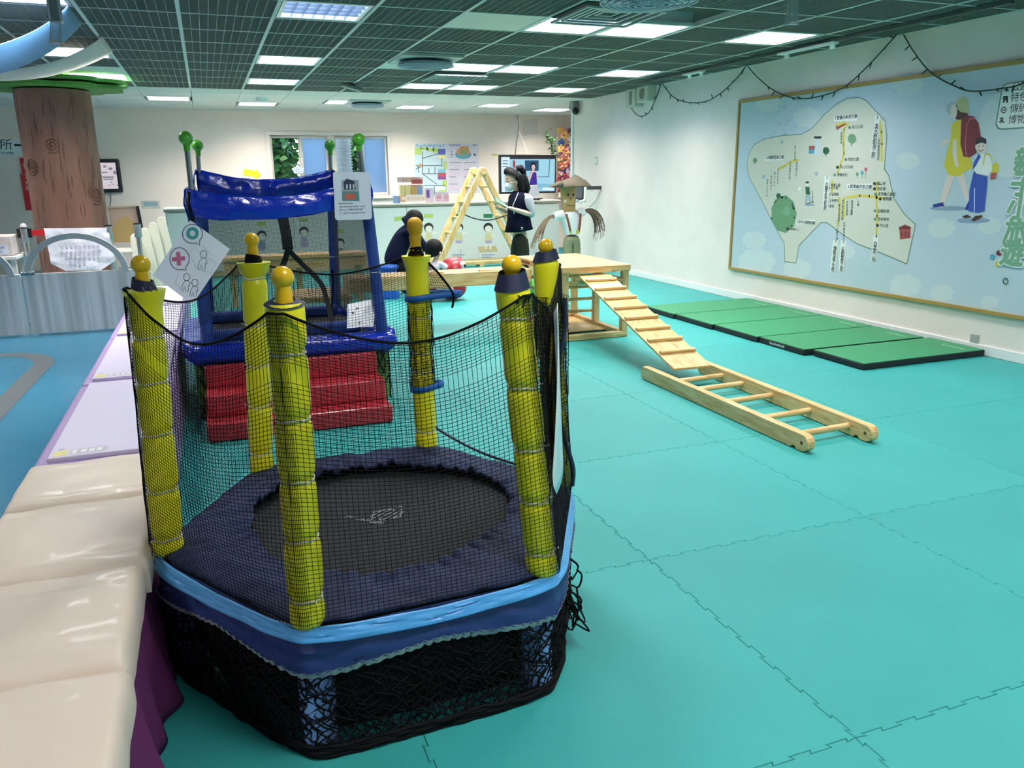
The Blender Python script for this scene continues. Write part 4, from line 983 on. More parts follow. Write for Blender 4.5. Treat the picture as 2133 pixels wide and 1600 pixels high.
# yellow arrow sticker on the wall, leaflet cloud on the window
m = MB(); m.prism([at(*p, YB-.006) for p in ((508,351),(533,356),(533,351),(544,365),(531,375),(532,369),(506,364))], (0, .005, 0)); tag(m.build('arrow_sticker', mat('arrow_yellow', '#e8dd2b', .5)), 'yellow cut-out arrow on the cream wall above the blue canopy', 'sticker')
m = MB(); cpt = at(621, 354, YB-.03); m.prism([cpt+Vector((.095*math.cos(a)*(1+.12*math.sin(5*a)), 0, .062*math.sin(a)*(1+.12*math.sin(5*a)))) for a in [2*PI*i/40 for i in range(40)]], (0, .004, 0)); o_ = m.build('cloud_sticker', PAPER); tag(o_, 'small white cloud shaped sticker on the left window', 'sticker')
m = MB()
for k in range(4): m.bb((cpt.x-.05, cpt.y-.001, cpt.z+.03-.02*k), (cpt.x+.05-.01*k, cpt.y-.0005, cpt.z+.034-.02*k))
m.build('print', flat('#7f86b5'), o_)
# outside: trees, hedge wall, corrugated hose
def leafy(name, c, rx, ry, rz, n, mts, label, seed):
    rnd = random.Random(seed); t = thing(name, (c[0], c[1], 0), label, 'tree', 'trees outside the window'); m = MB()
    for k in range(n):
        d = Vector((rnd.gauss(0,1), rnd.gauss(0,1), rnd.gauss(0,1))).normalized()*(rnd.uniform(.5, 1)**.5); p = Vector((c[0]+d.x*rx, c[1]+d.y*ry, c[2]+d.z*rz))
        e = Vector((rnd.uniform(-1,1), rnd.uniform(-1,1), rnd.uniform(-.7,.3))).normalized(); f = e.orthogonal().normalized(); f.rotate(Matrix.Rotation(rnd.uniform(0,6), 3, e)); L, w = rnd.uniform(.18,.34), rnd.uniform(.05,.09)
        m.add([p, p+e*L*.5+f*w, p+e*L, p+e*L*.5-f*w], [(0,1,2,3)], rnd.choice((0,0,1,1,2)))
    stuff(m.build('foliage', mts, t)); m = MB(); m.tube([(c[0], c[1], -.2), (c[0]+.05, c[1], c[2]*.5), (c[0], c[1], c[2])], [.12, .09, .05], 8); m.build('trunk', mat('trunk_brown', '#5d4a38', .8), t)
LV = [mat('leaf_dark', '#2f6a2f', .6), mat('leaf_mid', '#4f8f41', .6), mat('leaf_light', '#8fbf6a', .6)]
leafy('garden_tree', (.5, 16.6, 1.6), 1.25, .9, 1.6, 5200, LV, 'leafy green tree filling the left window pane', 1)
leafy('garden_tree', (3.75, 16.6, 1.6), 1.25, .9, 1.6, 5200, LV, 'leafy green tree behind the corrugated hose in the right window', 2)
m = MB(); m.bb((-3, 15, -.3), (8, 24, -.2)); struct(m.build('floor_outside', mat('ground_out', '#6e7a5c', .9)))
m = MB(); hx, hy = 2.36, 14.75; prof = []
for k in range(110): z = .2+2.7*k/109; prof.append((.145+.02*(1 if k % 2 else -1), z-.4))
m.lathe(prof, (hx, hy, 0), 28); tag(m.build('vent_hose', mat('hose_silver', '#eef4f4', .4, .1), smooth=20), 'silver corrugated ventilation hose rising outside the right window', 'hose')
# low white partition and counter
CT = 12.0
t = thing('counter', (2.4, 12.3, 0), 'long low white cabinet counter under the window with grey-brown edged top', 'counter')
PNL = mat('cabinet_white', '#dfe3df', .4); m = MB(); m.bb((-.55, CT+.02, .004), (5.36, CT+.5, .915)); m.build('carcass', PNL, t)
wdt = 5.88/7
for k in range(7):
    m = MB(); m.bb((-.54+wdt*k+.004, CT, .07), (-.54+wdt*(k+1)-.004, CT+.02, .895)); m.build('panel', PNL, t, bevel=.003)
m = MB(); m.bb((-.57, CT-.03, .935), (5.37, CT+.55, .955)); m.build('worktop', mat('worktop_cream', '#efe7da', .35), t, bevel=.003)
m = MB(); m.bb((-.57, CT-.028, .912), (5.37, CT-.005, .935)); m.build('edge_strip', mat('edge_brown', '#9c8f80', .5), t)
m = MB(); m.bb((-.54, CT-.01, .004), (5.36, CT, .07)); m.build('plinth', mat('plinth_pale_wood', '#d9c69b', .5), t)
FC = CT-.002
prints = [flat('#2a2724'), flat('#efe9dd'), flat('#b6c96f'), flat('#2f7d55'), flat('#b9a9cf'), flat('#d8cfa0'), flat('#8f9ab5'), flat('#cdb98c'), flat('#9fc28e')]
def cpol(m, pts, mi, e=0): m.poly([at(u, v, FC-.0006-e) for u, v in pts], mi)
def disc(m, u, v, r, mi, e=0, ry=None, y=None): m.poly([at(u+r*math.cos(2*PI*i/18), v+(ry or r)*math.sin(2*PI*i/18), (FC-.0006 if y is None else y)-e) for i in range(18)], mi)
def exercise(u, v, shirt, pose, lab, tagc=None):
    m = MB()
    disc(m, u, v, 10, 0); disc(m, u+.5, v+3, 7.5, 1, .001, 7)
    cpol(m, [(u-6,v+11),(u+7,v+11),(u+9,v+27),(u-7,v+27)], shirt, .0005)
    cpol(m, [(u-6,v+27),(u+8,v+27),(u+7,v+33),(u-6,v+33)], 4, .001)
    if pose == 0: cpol(m, [(u-24,v+13),(u-6,v+11),(u-6,v+15),(u-23,v+17)], 1, .001); cpol(m, [(u+7,v+11),(u+25,v+7),(u+26,v+10),(u+7,v+16)], 1, .001)
    else: cpol(m, [(u+7,v+12),(u+15,v+20),(u+13,v+23),(u+6,v+17)], 1, .001)
    for s in (-1, 1): cpol(m, [(u+4*s-2,v+33),(u+4*s+2,v+33),(u+5*s+2,v+45),(u+5*s-2,v+45)], 1, .0008)
    if pose == 1: cpol(m, [(u-22,v+40),(u+16,v+38),(u+20,v+50),(u-18,v+52)], 7)
    if tagc: cpol(m, [(u-10,v-28),(u+9,v-28),(u+9,v-20),(u-10,v-20)], tagc)
    for k in range(2 if v < 500 else 0): cpol(m, [(u-13,v+56+5*k),(u+13-6*k,v+56+5*k),(u+13-6*k,v+58+5*k),(u-13,v+58+5*k)], 6)
    tag(m.build('exercise_print', prints, None), lab, 'print', 'exercise pictures on the cabinet')
exercise(1017, 474, 5, 1, 'cabinet picture of a child stepping on a board, right of the ladder', 3)
exercise(955, 474, 5, 0, 'cabinet picture of a child stretching, partly behind the ladder', 3)
exercise(893, 474, 5, 0, 'cabinet picture of a child with both arms out, beside the crouching adult', 2)
exercise(708, 506, 6, 1, 'cabinet picture of a seated child seen through the right side mesh', 2)
exercise(633, 482, 4, 0, 'cabinet picture of a child in purple seen through the tower mesh', 8)
exercise(545, 490, 6, 0, 'cabinet picture of a child with a blue sack seen through the left mesh', 2)
m = MB(); cpol(m, [(821,452),(841,450),(842,459),(822,461)], 2); tag(m.build('green_label', prints), 'pale green label on the cabinet left of the crouching adult', 'label')
# small acrylic holder on the partition
a, b = at(293, 421, CT), at(335, 437, CT); m = MB(); m.bb((a.x, CT+.05, .956), (b.x, CT+.06, .956+(a.z-b.z))); o_ = m.build('acrylic_holder', ACR); tag(o_, 'small clear acrylic sign holder on the left end of the counter', 'sign holder')
m = MB(); m.bb((a.x+.03, CT+.047, .99), (b.x-.03, CT+.0495, .985+(a.z-b.z)*.6)); m.build('card', PAPER, o_)

# ================================================================== RIGHT SIDE: wooden play frame, ramp, ladder, mats
TP = .62
PX0, PX1, PY0, PY1 = 2.655, 3.265, 5.87, 6.92
t = thing('wooden_platform', ((PX0+PX1)/2, (PY0+PY1)/2, 0), 'pale pine climbing platform with a flat top and rungs between its posts', 'platform')
m = MB(); m.bb((PX0-.01, PY0-.01, TP-.055), (PX1+.01, PY1+.01, TP)); m.build('top_board', WX, t, bevel=.006)
for x in (PX0, PX1-.055):
    for y in (PY0, 6.40, PY1-.055):
        m = MB(); m.bb((x, y, .05), (x+.055, y+.055, TP-.055)); m.build('post', WZ, t, bevel=.004)
for a, b, mt in (((PX0, PY0, .003), (PX1, PY0+.055, .05), WX), ((PX0, PY1-.055, .003), (PX1, PY1, .05), WX), ((PX0, PY0+.055, .003), (PX0+.055, PY1-.055, .05), WY), ((PX1-.055, PY0+.055, .003), (PX1, PY1-.055, .05), WY)):
    m = MB(); m.bb(a, b); m.build('base_rail', mt, t, bevel=.004)
m = MB(); m.bb((PX0+.03, PY0+.3, .012), (PX1-.03, PY1-.03, .022)); m.build('base_board', WX, t)
for z in (.14, .25, .36, .46):
    m = MB(); m.tube([(PX0+.028, PY0+.05, z), (PX0+.028, PY1-.05, z)], .014, 10); m.build('rung', WY, t, smooth=40)
    m = MB(); m.tube([(PX0+.05, 6.427, z+.01), (PX1-.05, 6.427, z+.01)], .014, 10); m.build('rung', WX, t, smooth=40)
    if z > .3: m = MB(); m.tube([(PX1-.028, PY0+.05, z+.03), (PX1-.028, PY1-.05, z+.03)], .014, 10); m.build('rung', WY, t, smooth=40)
m = MB(); m.bb((PX0+.05, PY0+.008, .47), (PX1-.05, PY0+.045, .50)); m.build('hook_rail', WX, t, bevel=.004)
m = MB(); m.bb((PX0-.002, PY1-.35, TP-.045), (PX0-.012, PY1-.06, TP-.02)); m.build('handle_slot', mat('slot_brown', '#6d4a2c', .7), t)
# ramp with cleats
ra, rb = Vector((2.945, 5.885, .532)), Vector((2.895, 4.315, .098)); rd = (rb-ra); RL = rd.length; rd.normalize(); rs = rd.cross(Vector((0,0,1))).normalized(); rn = rs.cross(rd)
if rn.z < 0: rn = -rn
t = thing('ramp', rb, 'pine ramp board with eight cleats leading down from the platform', 'ramp')
def rp(x, f, h): return ra + rd*(RL*f) + rs*x + rn*h
m = MB(); m.bar(ra+rn*.009, rb+rn*.009, .285, .018, up=rn); m.build('ramp_board', WY, t, bevel=.003)
for k in range(8):
    f = .085+.112*k; m = MB(); a, b = rp(-.137, f, .030), rp(.137, f, .030); m.bar(a, b, .03, .022, up=rn); m.build('cleat', WX, t, bevel=.006)
m = MB(); m.bar(rp(-.13, 0.01, -.012), rp(.13, .01, -.012), .03, .024, up=rn); m.build('hook_bar', WX, t)
# ladder flat on the floor
t = thing('floor_ladder', (2.86, 3.7, 0), 'short pine ladder lying flat on the teal mats at the foot of the ramp', 'ladder')
for x0, y0, x1, y1 in ((2.652, 2.925, 2.652, 4.565), (3.055, 2.925, 3.100, 4.560)):
    m = MB(); H, r = .088, .044; pr_ = []
    L = math.hypot(x1-x0, y1-y0); d = Vector((x1-x0, y1-y0, 0))/L; s = Vector((d.y, -d.x, 0))
    for i in range(9): a = PI/2+PI*i/8; pr_.append((r+r*math.cos(a), r+r*math.sin(a)))
    pr_ += [(.085, 0), (.092, .012), (.105, .016), (.118, .012), (.125, 0)]
    pr_ += [(L-.03, 0)]+[(L-.03+.03*math.sin(PI/2*i/4), .03-.03*math.cos(PI/2*i/4)) for i in range(1, 5)]+[(L, H-.03)]+[(L-.03+.03*math.cos(PI/2*i/4), H-.03+.03*math.sin(PI/2*i/4)) for i in range(1, 5)]
    m.prism([Vector((x0, y0, .003))+d*a+Vector((0,0,b)) for a, b in pr_], s*.048); rl = m.build('rail', WY, t, bevel=.004)
    for sd in (-.0006, .0486):
        m = MB(); c = Vector((x0, y0, .047))+d*.045+s*sd; m.add([c+d*(.010*math.cos(2*PI*i/14))+Vector((0,0,.010*math.sin(2*PI*i/14))) for i in range(14)], [tuple(range(14))]); m.build('bolt_hole', mat('hole_brown', '#5d3f22', .8), rl)
for (u, v) in ((1440, 790), (1490, 806), (1545, 832), (1620, 865), (1705, 897)):
    p = atz(u, v, .055); f = (p.y-2.92)/1.64; m = MB(); m.tube([(2.69, p.y, .050), (3.065+.045*f, p.y+.02, .050)], .0175, 12); m.build('rung', WX, t, smooth=40)
# long plank and its box
t = thing('plank_bridge', (2.0, 6.65, .5), 'long pine balance plank hooked between the platform and a wooden box', 'plank')
m = MB(); m.bb((1.02, 6.50, .425), (2.635, 6.80, .545)); m.build('plank_board', WX, t, bevel=.006)
for x in (1.75, 2.25):
    m = MB(); m.bb((x-.09, 6.53, .544), (x+.09, 6.57, .556)); m.build('grip_cleat', WX, t, bevel=.004)
m = MB(); m.bb((2.62, 6.54, .50), (2.652, 6.76, .535)); m.build('hook_end', WX, t)
t = thing('wooden_box', (.75, 6.9, 0), 'open pine box with slats, seen through the mesh of the blue tower', 'box')
for x in (.48, .96):
    for y in (6.46, 6.96): m = MB(); m.bb((x, y, .003), (x+.05, y+.05, .42)); m.build('post', WZ, t)
m = MB(); m.bb((.46, 6.44, .375), (1.03, 7.02, .42)); m.build('top_board', WX, t, bevel=.005)
for z in (.08, .18, .28): m = MB(); m.bb((.50, 6.47, z), (1.0, 6.49, z+.05)); m.build('slat', WX, t)
t = thing('wooden_bench', (.65, 8.9, 0), 'pine shelf bench behind the blue tower near the cabinets', 'bench')
m = MB(); m.bb((.10, 8.85, .50), (1.60, 9.15, .54)); m.build('seat_board', WX, t, bevel=.004)
for x in (.16, .85, 1.5): m = MB(); m.bb((x, 8.9, .003), (x+.05, 9.1, .50)); m.build('leg', WZ, t)
m = MB(); m.bb((.10, 8.86, .40), (1.60, 8.89, .50)); m.build('apron', WX, t)
# A-frame ladder
AY0, AY1 = 10.15, 10.53; ap = at(1005, 362, AY0); ax_, az_ = ap.x, ap.z
t = thing('triangle_climber', (ax_, (AY0+AY1)/2, 0), 'tall pine A-frame climbing ladder standing before the cabinets', 'ladder')
for y in (AY0, AY1):
    for s in (-1, 1):
        m = MB(); y2 = y+(.022*s); m.bar((ax_+.012*s, y2, az_), (ax_+.74*s, y2, .003), .04, .075, up=(0,1,0)); m = MB(); m.bar((ax_+.03*s, y2, az_+.02), (ax_+.74*s, y2, .008), .075, .04, up=(0,1,0)); m.build('rail', WZ, t, bevel=.006)
    m = MB(); m.tube([(ax_, y-.05, az_+.035), (ax_, y+.05, az_+.035)], .052, 16); m.build('hinge_knob', WX, t, smooth=40, bevel=.008)
for s in (-1, 1):
    for k in range(6):
        f = .12+.145*k; x = ax_+.03*s+.71*s*f; z = lerp(az_, 0, f); m = MB(); m.tube([(x, AY0, z), (x, AY1, z)], .018, 10); m.build('rung', WY, t, smooth=40)
m = MB(); b0, b1 = Vector((ax_-.33, AY0-.03, .88)), Vector((ax_+.36, AY0-.03, .84)); m.tube(catm([b0, b0.lerp(b1,.3)+Vector((0,0,-.07)), b0.lerp(b1,.6)+Vector((0,0,-.08)), b1], 6), .008, 6); m.build('strap', BLACK, t)
m = MB(); m.tube([(ax_-.30, AY0-.03, .885), (ax_-.30, AY0+.02, .885)], .03, 10); m.build('strap_loop', BLACK, t)
# low beam along the cabinets
t = thing('floor_beam', (4.1, 11.55, 0), 'low pine balance beam on the floor along the white cabinets', 'beam')
m = MB(); m.bb((2.9, 11.5, .035), (4.7, 11.62, .085)); m.build('beam', WX, t, bevel=.005)
for x in (3.05, 3.8, 4.5): m = MB(); m.bb((x, 11.47, .003), (x+.06, 11.65, .035)); m.build('foot', WY, t)
# green tumbling mats
MG = mat('mat_green', '#2f8a5c', .55, bump=(300, .15, .002), rnd=.05); MD = mat('mat_black_side', '#0f171d', .6)
ys = [6.99, 6.43, 5.83, 5.22, 4.68, 4.15]
for k in range(5):
    y1, y0 = ys[k]-.005, ys[k+1]+.005; x0, x1 = 4.075+.018*k, 5.335-(.0 if k < 4 else -.02)
    t = thing('tumbling_mat', ((x0+x1)/2, (y0+y1)/2, 0), ['green tumbling mat farthest from the camera in the row by the wall','second green tumbling mat from the far end','middle green tumbling mat of the row of five','green tumbling mat with a printed black edge, second from the near end','nearest green tumbling mat, set slightly apart at the end of the row'][k], 'mat', 'green mats along the right wall')
    if k == 4: y0, y1 = 4.15, 4.655; x0, x1 = 4.19, 5.355
    m = MB(); m.bb((x0, y0, .002), (x1, y1, .046)); m.build('core', MD, t, bevel=.008)
    m = MB(); m.bb((x0+.004, y0+.004, .0455), (x1-.004, y1-.004, .0505)); m.build('top_cover', MG, t, bevel=.002)
    m = MB(); [m.bb((x1-.14+.0, y0+.06+.03*q_, .0506), (x1-.125+.004*(q_ % 2), y0+.082+.03*q_, .0509)) for q_ in range(7)]; stuff(m.build('small_print', flat('#a9c9b4'), t))
    if k == 3: m = MB(); [m.bb((x0-.0008, y1-.15-.026*q_, .016), (x0-.0002, y1-.13-.026*q_, .034-.004*(q_ % 2))) for q_ in range(7)]; stuff(m.build('edge_print', flat('#a8adb5'), t))

# ================================================================== MURAL on the right wall
MP = lambda u, v, e=0: Vector((XW-.020-e,)+tuple(atx(u, v, XW-.02)[1:]))
c1, c2, c3_, c4 = MP(1545, 215), MP(1524, 556), MP(2240, 676), MP(2240, 111)
MYA, MZ0, MZ1 = 7.385, .318, 2.088; MYB = 2.75
t = thing('map_banner', (XW-.03, 5.0, 1.2), 'large pale blue illustrated map banner in a thin ochre frame on the right wall', 'banner')
BAN = mat('banner_cloth', '#c3d2e2', .5, var=(1.6, '#bccfd9'), bump=(2, .12, .03))
def bf(u, v): return (XW-.016-.005*abs(nz(u*9, v*2.2))-.012*math.exp(-((u-.70)/.03)**2)*(1-v), lerp(MYA-.03, MYB+.03, u), lerp(MZ0+.02, MZ1-.02, v))
m = MB(); m.grid(lambda u, v: (XW-.014, lerp(MYA-.03, MYB+.03, u), lerp(MZ0+.02, MZ1-.02, v)), 2, 2); BN = m.build('banner', BAN, t)
OCH = mat('frame_ochre', '#a98a4c', .5)
for a, b in (((XW-.028, MYB, MZ1-.028), (XW-.002, MYA, MZ1+.004)), ((XW-.028, MYB, MZ0-.004), (XW-.002, MYA, MZ0+.026)), ((XW-.028, MYA-.028, MZ0+.026), (XW-.002, MYA, MZ1-.028)), ((XW-.028, MYB, MZ0+.026), (XW-.002, MYB+.028, MZ1-.028))):
    m = MB(); m.bb(a, b); m.build('frame_bar', OCH, t, bevel=.003)
INK = [flat(h) for h in ('#d7d6cb','#6f8f86','#d9cc58','#2b2f38','#6f9a74','#2f5e45','#eef1ef','#d8c63f','#7a2b33','#3553b0','#e6d3cd','#4a2c1e','#1d2f8c','#8fa0bd','#b7b787','#d0dbe1','#a8524f','#c9e0e4','#9fb7c4','#7aa98c','#58a4c4','#c8607c')]
KEY = dict(land=0, line=1, road=2, ink=3, park=4, dk=5, white=6, yel=7, red=8, blue=9, skin=10, brown=11, navy=12, shade=13, hat=14, cloud=15, brick=16, pale=17, grey=18, title=19, cyan=20, pink=21)
def mp(m, pts, k, e): m.poly([MP(u, v) - Vector((e-.006, 0, 0)) for u, v in pts], KEY[k])
def md(m, u, v, ru, rv, k, e, n=18): mp(m, [(u+ru*math.cos(2*PI*i/n), v+rv*math.sin(2*PI*i/n)) for i in range(n)], k, e)
def ml(m, pts, w, k, e, closed=False):
    q = [MP(*p) - Vector((e-.006, 0, 0)) for p in pts]
    if closed: q = q+q[:1]
    for a, b in zip(q, q[1:]):
        d = (b-a).normalized(); s = Vector((0, -d.z, d.y))*w/2; a2, b2 = a-d*w*.3, b+d*w*.3
        m.add([a2-s, b2-s, b2+s, a2+s], [(0,1,2,3)], KEY[k])
def mt_(m, s, u, v, h, k, e, vertical=False, al='l'):
    o = MP(u, v) - Vector((e-.006, 0, 0)); m.text(s, o, (0,-1,0), (0,0,1), h, KEY[k], al, vertical)
m = MB(); rnd = random.Random(3)
for (u, v, r) in ((1600,215,26),(1680,245,30),(1890,175,34),(1890,335,26),(1575,545,40),(1885,595,34),(2060,470,26),(1960,475,30),(1755,525,26),(1960,610,26),(2060,630,20),(1660,560,30),(1570,500,26)):
    m = MB(); mp(m, [(u+r*(.86+.14*abs(math.cos(4.5*a)))*math.cos(a), v+r*.72*(.86+.14*abs(math.cos(4.5*a)))*math.sin(a)) for a in [2*PI*i/60 for i in range(60)]], 'cloud', .0004); m.build('cloud_print', INK, BN)
m = MB()
for q in range(16): u, v = 1622+rnd.uniform(-10, 22), 215+rnd.uniform(0, 70); mp(m, [(u,v),(u+2,v),(u,v+6),(u-2,v+6)], 'grey', .0007)
md(m, 2095, 280, 60, 90, 'cloud', .0002, 30)
stuff(m.build('rain_print', INK, BN))
m = MB()
LAND = [(1762,205),(1788,203),(1803,209),(1830,238),(1843,252),(1846,285),(1841,352),(1850,365),(1861,413),(1882,445),(1906,468),(1888,550),(1823,522),(1800,514),(1785,508),(1756,490),(1722,464),(1709,464),(1663,512),(1657,548),(1634,545),(1633,507),(1607,460),(1582,410),(1560,370),(1555,345),(1560,318),(1570,302),(1590,290),(1630,282),(1668,280),(1690,268),(1715,240),(1740,218)]
mp(m, LAND, 'land', .0012); ml(m, LAND, .008, 'line', .0016, True)
m.build('land_print', INK, BN)
m = MB()
for pts in ([(1766,257),(1757,270),(1756,300),(1757,320),(1750,345),(1744,360)], [(1831,252),(1835,275),(1836,300),(1836,335)], [(1621,352),(1632,347),(1645,338),(1662,333)], [(1733,378),(1732,400)], [(1748,412),(1746,470)], [(1758,412),(1756,455)], [(1764,411),(1790,408),(1810,409),(1840,413)], [(1825,380),(1825,410),(1826,450),(1825,488)]): ml(m, pts, .022, 'road', .002)
md(m, 1632, 446, 27, 40, 'park', .002, 9); md(m, 1638, 440, 8, 9, 'title', .0026, 12)
rnd = random.Random(5)
for q in range(12): a = rnd.uniform(0, 6.28); md(m, 1630+24*math.cos(a), 447+36*math.sin(a), 2, 2.6, 'dk', .0028, 8)
for u, v, r, k in ((1774,289,9,'park'), (1720,314,7,'dk'), (1572,334,4.5,'park'), (1621,408,5,'dk')):
    ml(m, [(u, v+2), (u-1, v+15*r/9)], .008, 'brown', .0024); md(m, u, v, r, r*1.15, k, .0026, 9)
mp(m, [(1697,288),(1708,288),(1709,323),(1696,323)], 'cloud', .0022); mp(m, [(1694,284),(1711,284),(1709,289),(1697,289)], 'ink', .0026); mp(m, [(1685,304),(1697,304),(1696,311),(1684,311)], 'brick', .0024); mp(m, [(1684,311),(1696,311),(1695,320),(1684,320)], 'cyan', .0024)
mp(m, [(1740,262),(1760,254),(1761,260),(1742,271)], 'brick', .0024); mp(m, [(1742,258),(1760,252),(1761,256),(1743,264)], 'road', .0026)
mp(m, [(1872,474),(1896,474),(1896,496),(1874,499)], 'brick', .0022); mp(m, [(1871,474),(1884,468),(1897,473),(1896,478),(1873,478)], 'red', .0026)
for u in (1877, 1884, 1890): mp(m, [(u,482),(u+3,482),(u+3,495),(u,495)], 'red', .0026)
md(m, 1681, 383, 4, 4, 'white', .0026); md(m, 1681, 380, 4, 2.5, 'dk', .0028); mp(m, [(1677,389),(1685,389),(1687,405),(1678,405)], 'dk', .0024); mp(m, [(1678,405),(1687,405),(1690,422),(1684,422),(1682,410),(1680,424),(1676,424)], 'grey', .0024); ml(m, [(1691,398),(1692,421)], .007, 'ink', .0026); ml(m, [(1678,425),(1694,421)], .007, 'ink', .0026); md(m, 1686, 427, 11, 2, 'shade', .0018)
for u, v, k in ((1785,363,'title'),(1795,360,'cyan'),(1803,353,'pink'),(1665,393,'white'),(1700,362,'grey'),(1628,296,'grey'),(1590,368,'grey')): md(m, u, v, 3.2, 4.5, k, .0024, 8)
for u in (1786,1796,1803): ml(m, [(u, 360), (u-1, 372)], .005, 'park', .0023)
stuff(m.build('map_drawings', INK, BN))
m = MB()
def lab(s, u0, v0, u1, v1, h, vert=False):
    if not vert: mp(m, [(u0,v0),(u1,v0-(u1-u0)*.03),(u1,v1-(u1-u0)*.03),(u0,v1)], 'white', .003); w = (MP(u0,v0)-MP(u1,v0)).length; g = glyphs(s); [mt_(m, s, u0+2+dq, v1-3.5, min(h, w*.94/g[2]), 'ink', .0034+.0002*dq) for dq in (0,.5)]
    else: mp(m, [(u0,v0),(u0+11,v0),(u1+11,v1),(u1,v1)], 'white', .003); n = len(s); [mt_(m, c, lerp(u0, u1, (k+.8)/n)+5.5, lerp(v0, v1, (k+.82)/n), h, 'ink', .0034, al='c') for k, c in enumerate(s)]; [mt_(m, c, lerp(u0, u1, (k+.8)/n)+6, lerp(v0, v1, (k+.82)/n), h, 'ink', .0036, al='c') for k, c in enumerate(s)]
lab('7.鶯歌小火車之旅', 1736, 243, 1785, 253, .052); lab('1.木柵茶香知之旅', 1592, 326, 1632, 335, .05); lab('6.農業福平安之旅', 1763, 384, 1816, 395, .056); lab('5.青年公園野宴趣', 1657, 459, 1697, 468, .05)
lab('3.淡水輕航海之旅', 1822, 240, 1812, 330, .048, True); lab('2.古蹟北投文化旅', 1717, 366, 1712, 437, .042, True); lab('7.傳統市場之文旅', 1735, 500, 1728, 566, .042, True); lab('7.童顏懷舊之旅', 1751, 500, 1746, 565, .042, True); lab('4.台北第一站', 1819, 490, 1813, 545, .048, True)
for s, u, v, h in (('錦江公園', 1774, 268, .032), ('陶瓷公園', 1766, 335, .032), ('尖山文化館', 1749, 351, .032), ('鶯歌老街', 1743, 367, .032), ('美堤公園', 1730, 388, .03), ('社子島', 1730, 394, .03), ('兒童樂園', 1727, 407, .03), ('士林夜市', 1727, 420, .03), ('故宮', 1727, 432, .03), ('龍山寺', 1826, 385, .032), ('剝皮寮', 1826, 396, .032), ('青草巷工藝館', 1828, 407, .032), ('植物園', 1838, 417, .032), ('紅樓劇場', 1827, 442, .032), ('西本願寺', 1827, 459, .032), ('中山堂', 1832, 472, .032), ('野宴場入口', 1645, 479, .026)):
    mt_(m, s, u, v, h, 'ink', .003); md(m, u-5, v-2.5, 3, 3.4, 'ink' if len(s) % 2 else 'line', .0029, 10)
for s, u, v in (('茶葉文化步道',1598,372),('貓空纜車站',1606,365),('親山步道口',1613,358),('指南宮前站',1620,352),('木柵觀光園',1645,342),('動物園大門',1659,337),('鄉土館站牌',1656,304),('老樹茶園',1752,275),('漁人碼頭旅遊站',1830,290),('華山文創園區',1748,425),('迪化街永樂市場',1755,415),('大稻埕碼頭',1764,418),('霞海城隍廟',1774,417),('孔廟',1787,417),('二二八公園步道',1744,455),('北門郵局遺址',1758,462)):
    for k, c in enumerate(s): mt_(m, c, u-.25*k, v+5+6.4*k, .026, 'ink', .003, al='c')
stuff(m.build('map_lettering', INK, BN))
m = MB()       # walking mother and child
mp(m, [(1966,292),(1984,288),(1986,292),(1962,304),(1957,303)], 'skin', .002); mp(m, [(1973,363),(1988,366),(1964,432),(1953,432)], 'skin', .002); mp(m, [(1993,366),(2006,360),(2020,420),(2014,428)], 'skin', .002)
mp(m, [(1943,426),(1964,421),(1966,430),(1943,432)], 'navy', .0024); md(m, 1975, 434, 40, 5, 'shade', .0014); md(m, 2027, 459, 35, 6, 'shade', .0014)
mp(m, [(1988,252),(2002,248),(2012,255),(2014,300),(2025,350),(2004,360),(2000,367),(1975,365),(1966,345),(1971,318),(1980,290),(1981,262)], 'yel', .0024)
mp(m, [(1985,290),(1992,290),(1993,330),(1996,346),(1990,350),(1983,320)], 'skin', .0028)
mp(m, [(1987,222),(1996,214),(2010,226),(2016,240),(1998,250),(1990,248)], 'brown', .0026); md(m, 1986, 232, 7, 15, 'skin', .0029); mp(m, [(1971,218),(1982,212),(1988,216),(1984,238),(1979,240),(1971,232)], 'grey', .0027)
mp(m, [(1991,212),(1996,205),(2008,201),(2016,208),(2017,236),(2002,234),(1994,228)], 'hat', .0031)
mp(m, [(2002,248),(2014,240),(2028,243),(2038,258),(2042,285),(2034,318),(2020,328),(2006,326),(2000,300)], 'red', .0033); ml(m, [(2012,325),(2010,300),(2013,262),(2020,247),(2030,247)], .008, 'pink', .0037)
mp(m, [(2016,420),(2022,416),(2022,432),(2014,438),(2009,436)], 'navy', .0024)
mp(m, [(2032,325),(2048,318),(2062,324),(2068,352),(2058,366),(2034,362),(2026,350)], 'white', .0039); mp(m, [(2038,320),(2043,326),(2032,346),(2026,354),(2027,340)], 'blue', .0042)
mp(m, [(2028,356),(2034,362),(2056,368),(2056,380),(2050,440),(2036,443),(2017,440),(2019,395)], 'blue', .0041); ml(m, [(2030,392),(2029,442)], .006, 'white', .0044)
md(m, 2043, 306, 12, 13, 'skin', .0041); mp(m, [(2031,302),(2033,290),(2044,285),(2054,290),(2054,300),(2044,297)], 'ink', .0045); ml(m, [(2038,313),(2043,315),(2048,312)], .004, 'ink', .0047); md(m, 2039, 305, 1, 1.3, 'ink', .0047); md(m, 2048, 304, 1, 1.3, 'ink', .0047)
mp(m, [(2066,344),(2074,337),(2080,345),(2079,360),(2066,360)], 'yel', .0044); mp(m, [(2064,360),(2076,360),(2074,372),(2062,374)], 'brick', .0046); ml(m, [(2048,344),(2051,322),(2060,320),(2066,332)], .008, 'road', .0046)
mp(m, [(2003,451),(2014,447),(2023,452),(2010,455)], 'brown', .0026); mp(m, [(2022,460),(2030,450),(2045,448),(2046,452),(2030,461)], 'brown', .0028)
m.build('figure_print', INK, BN)
m = MB()
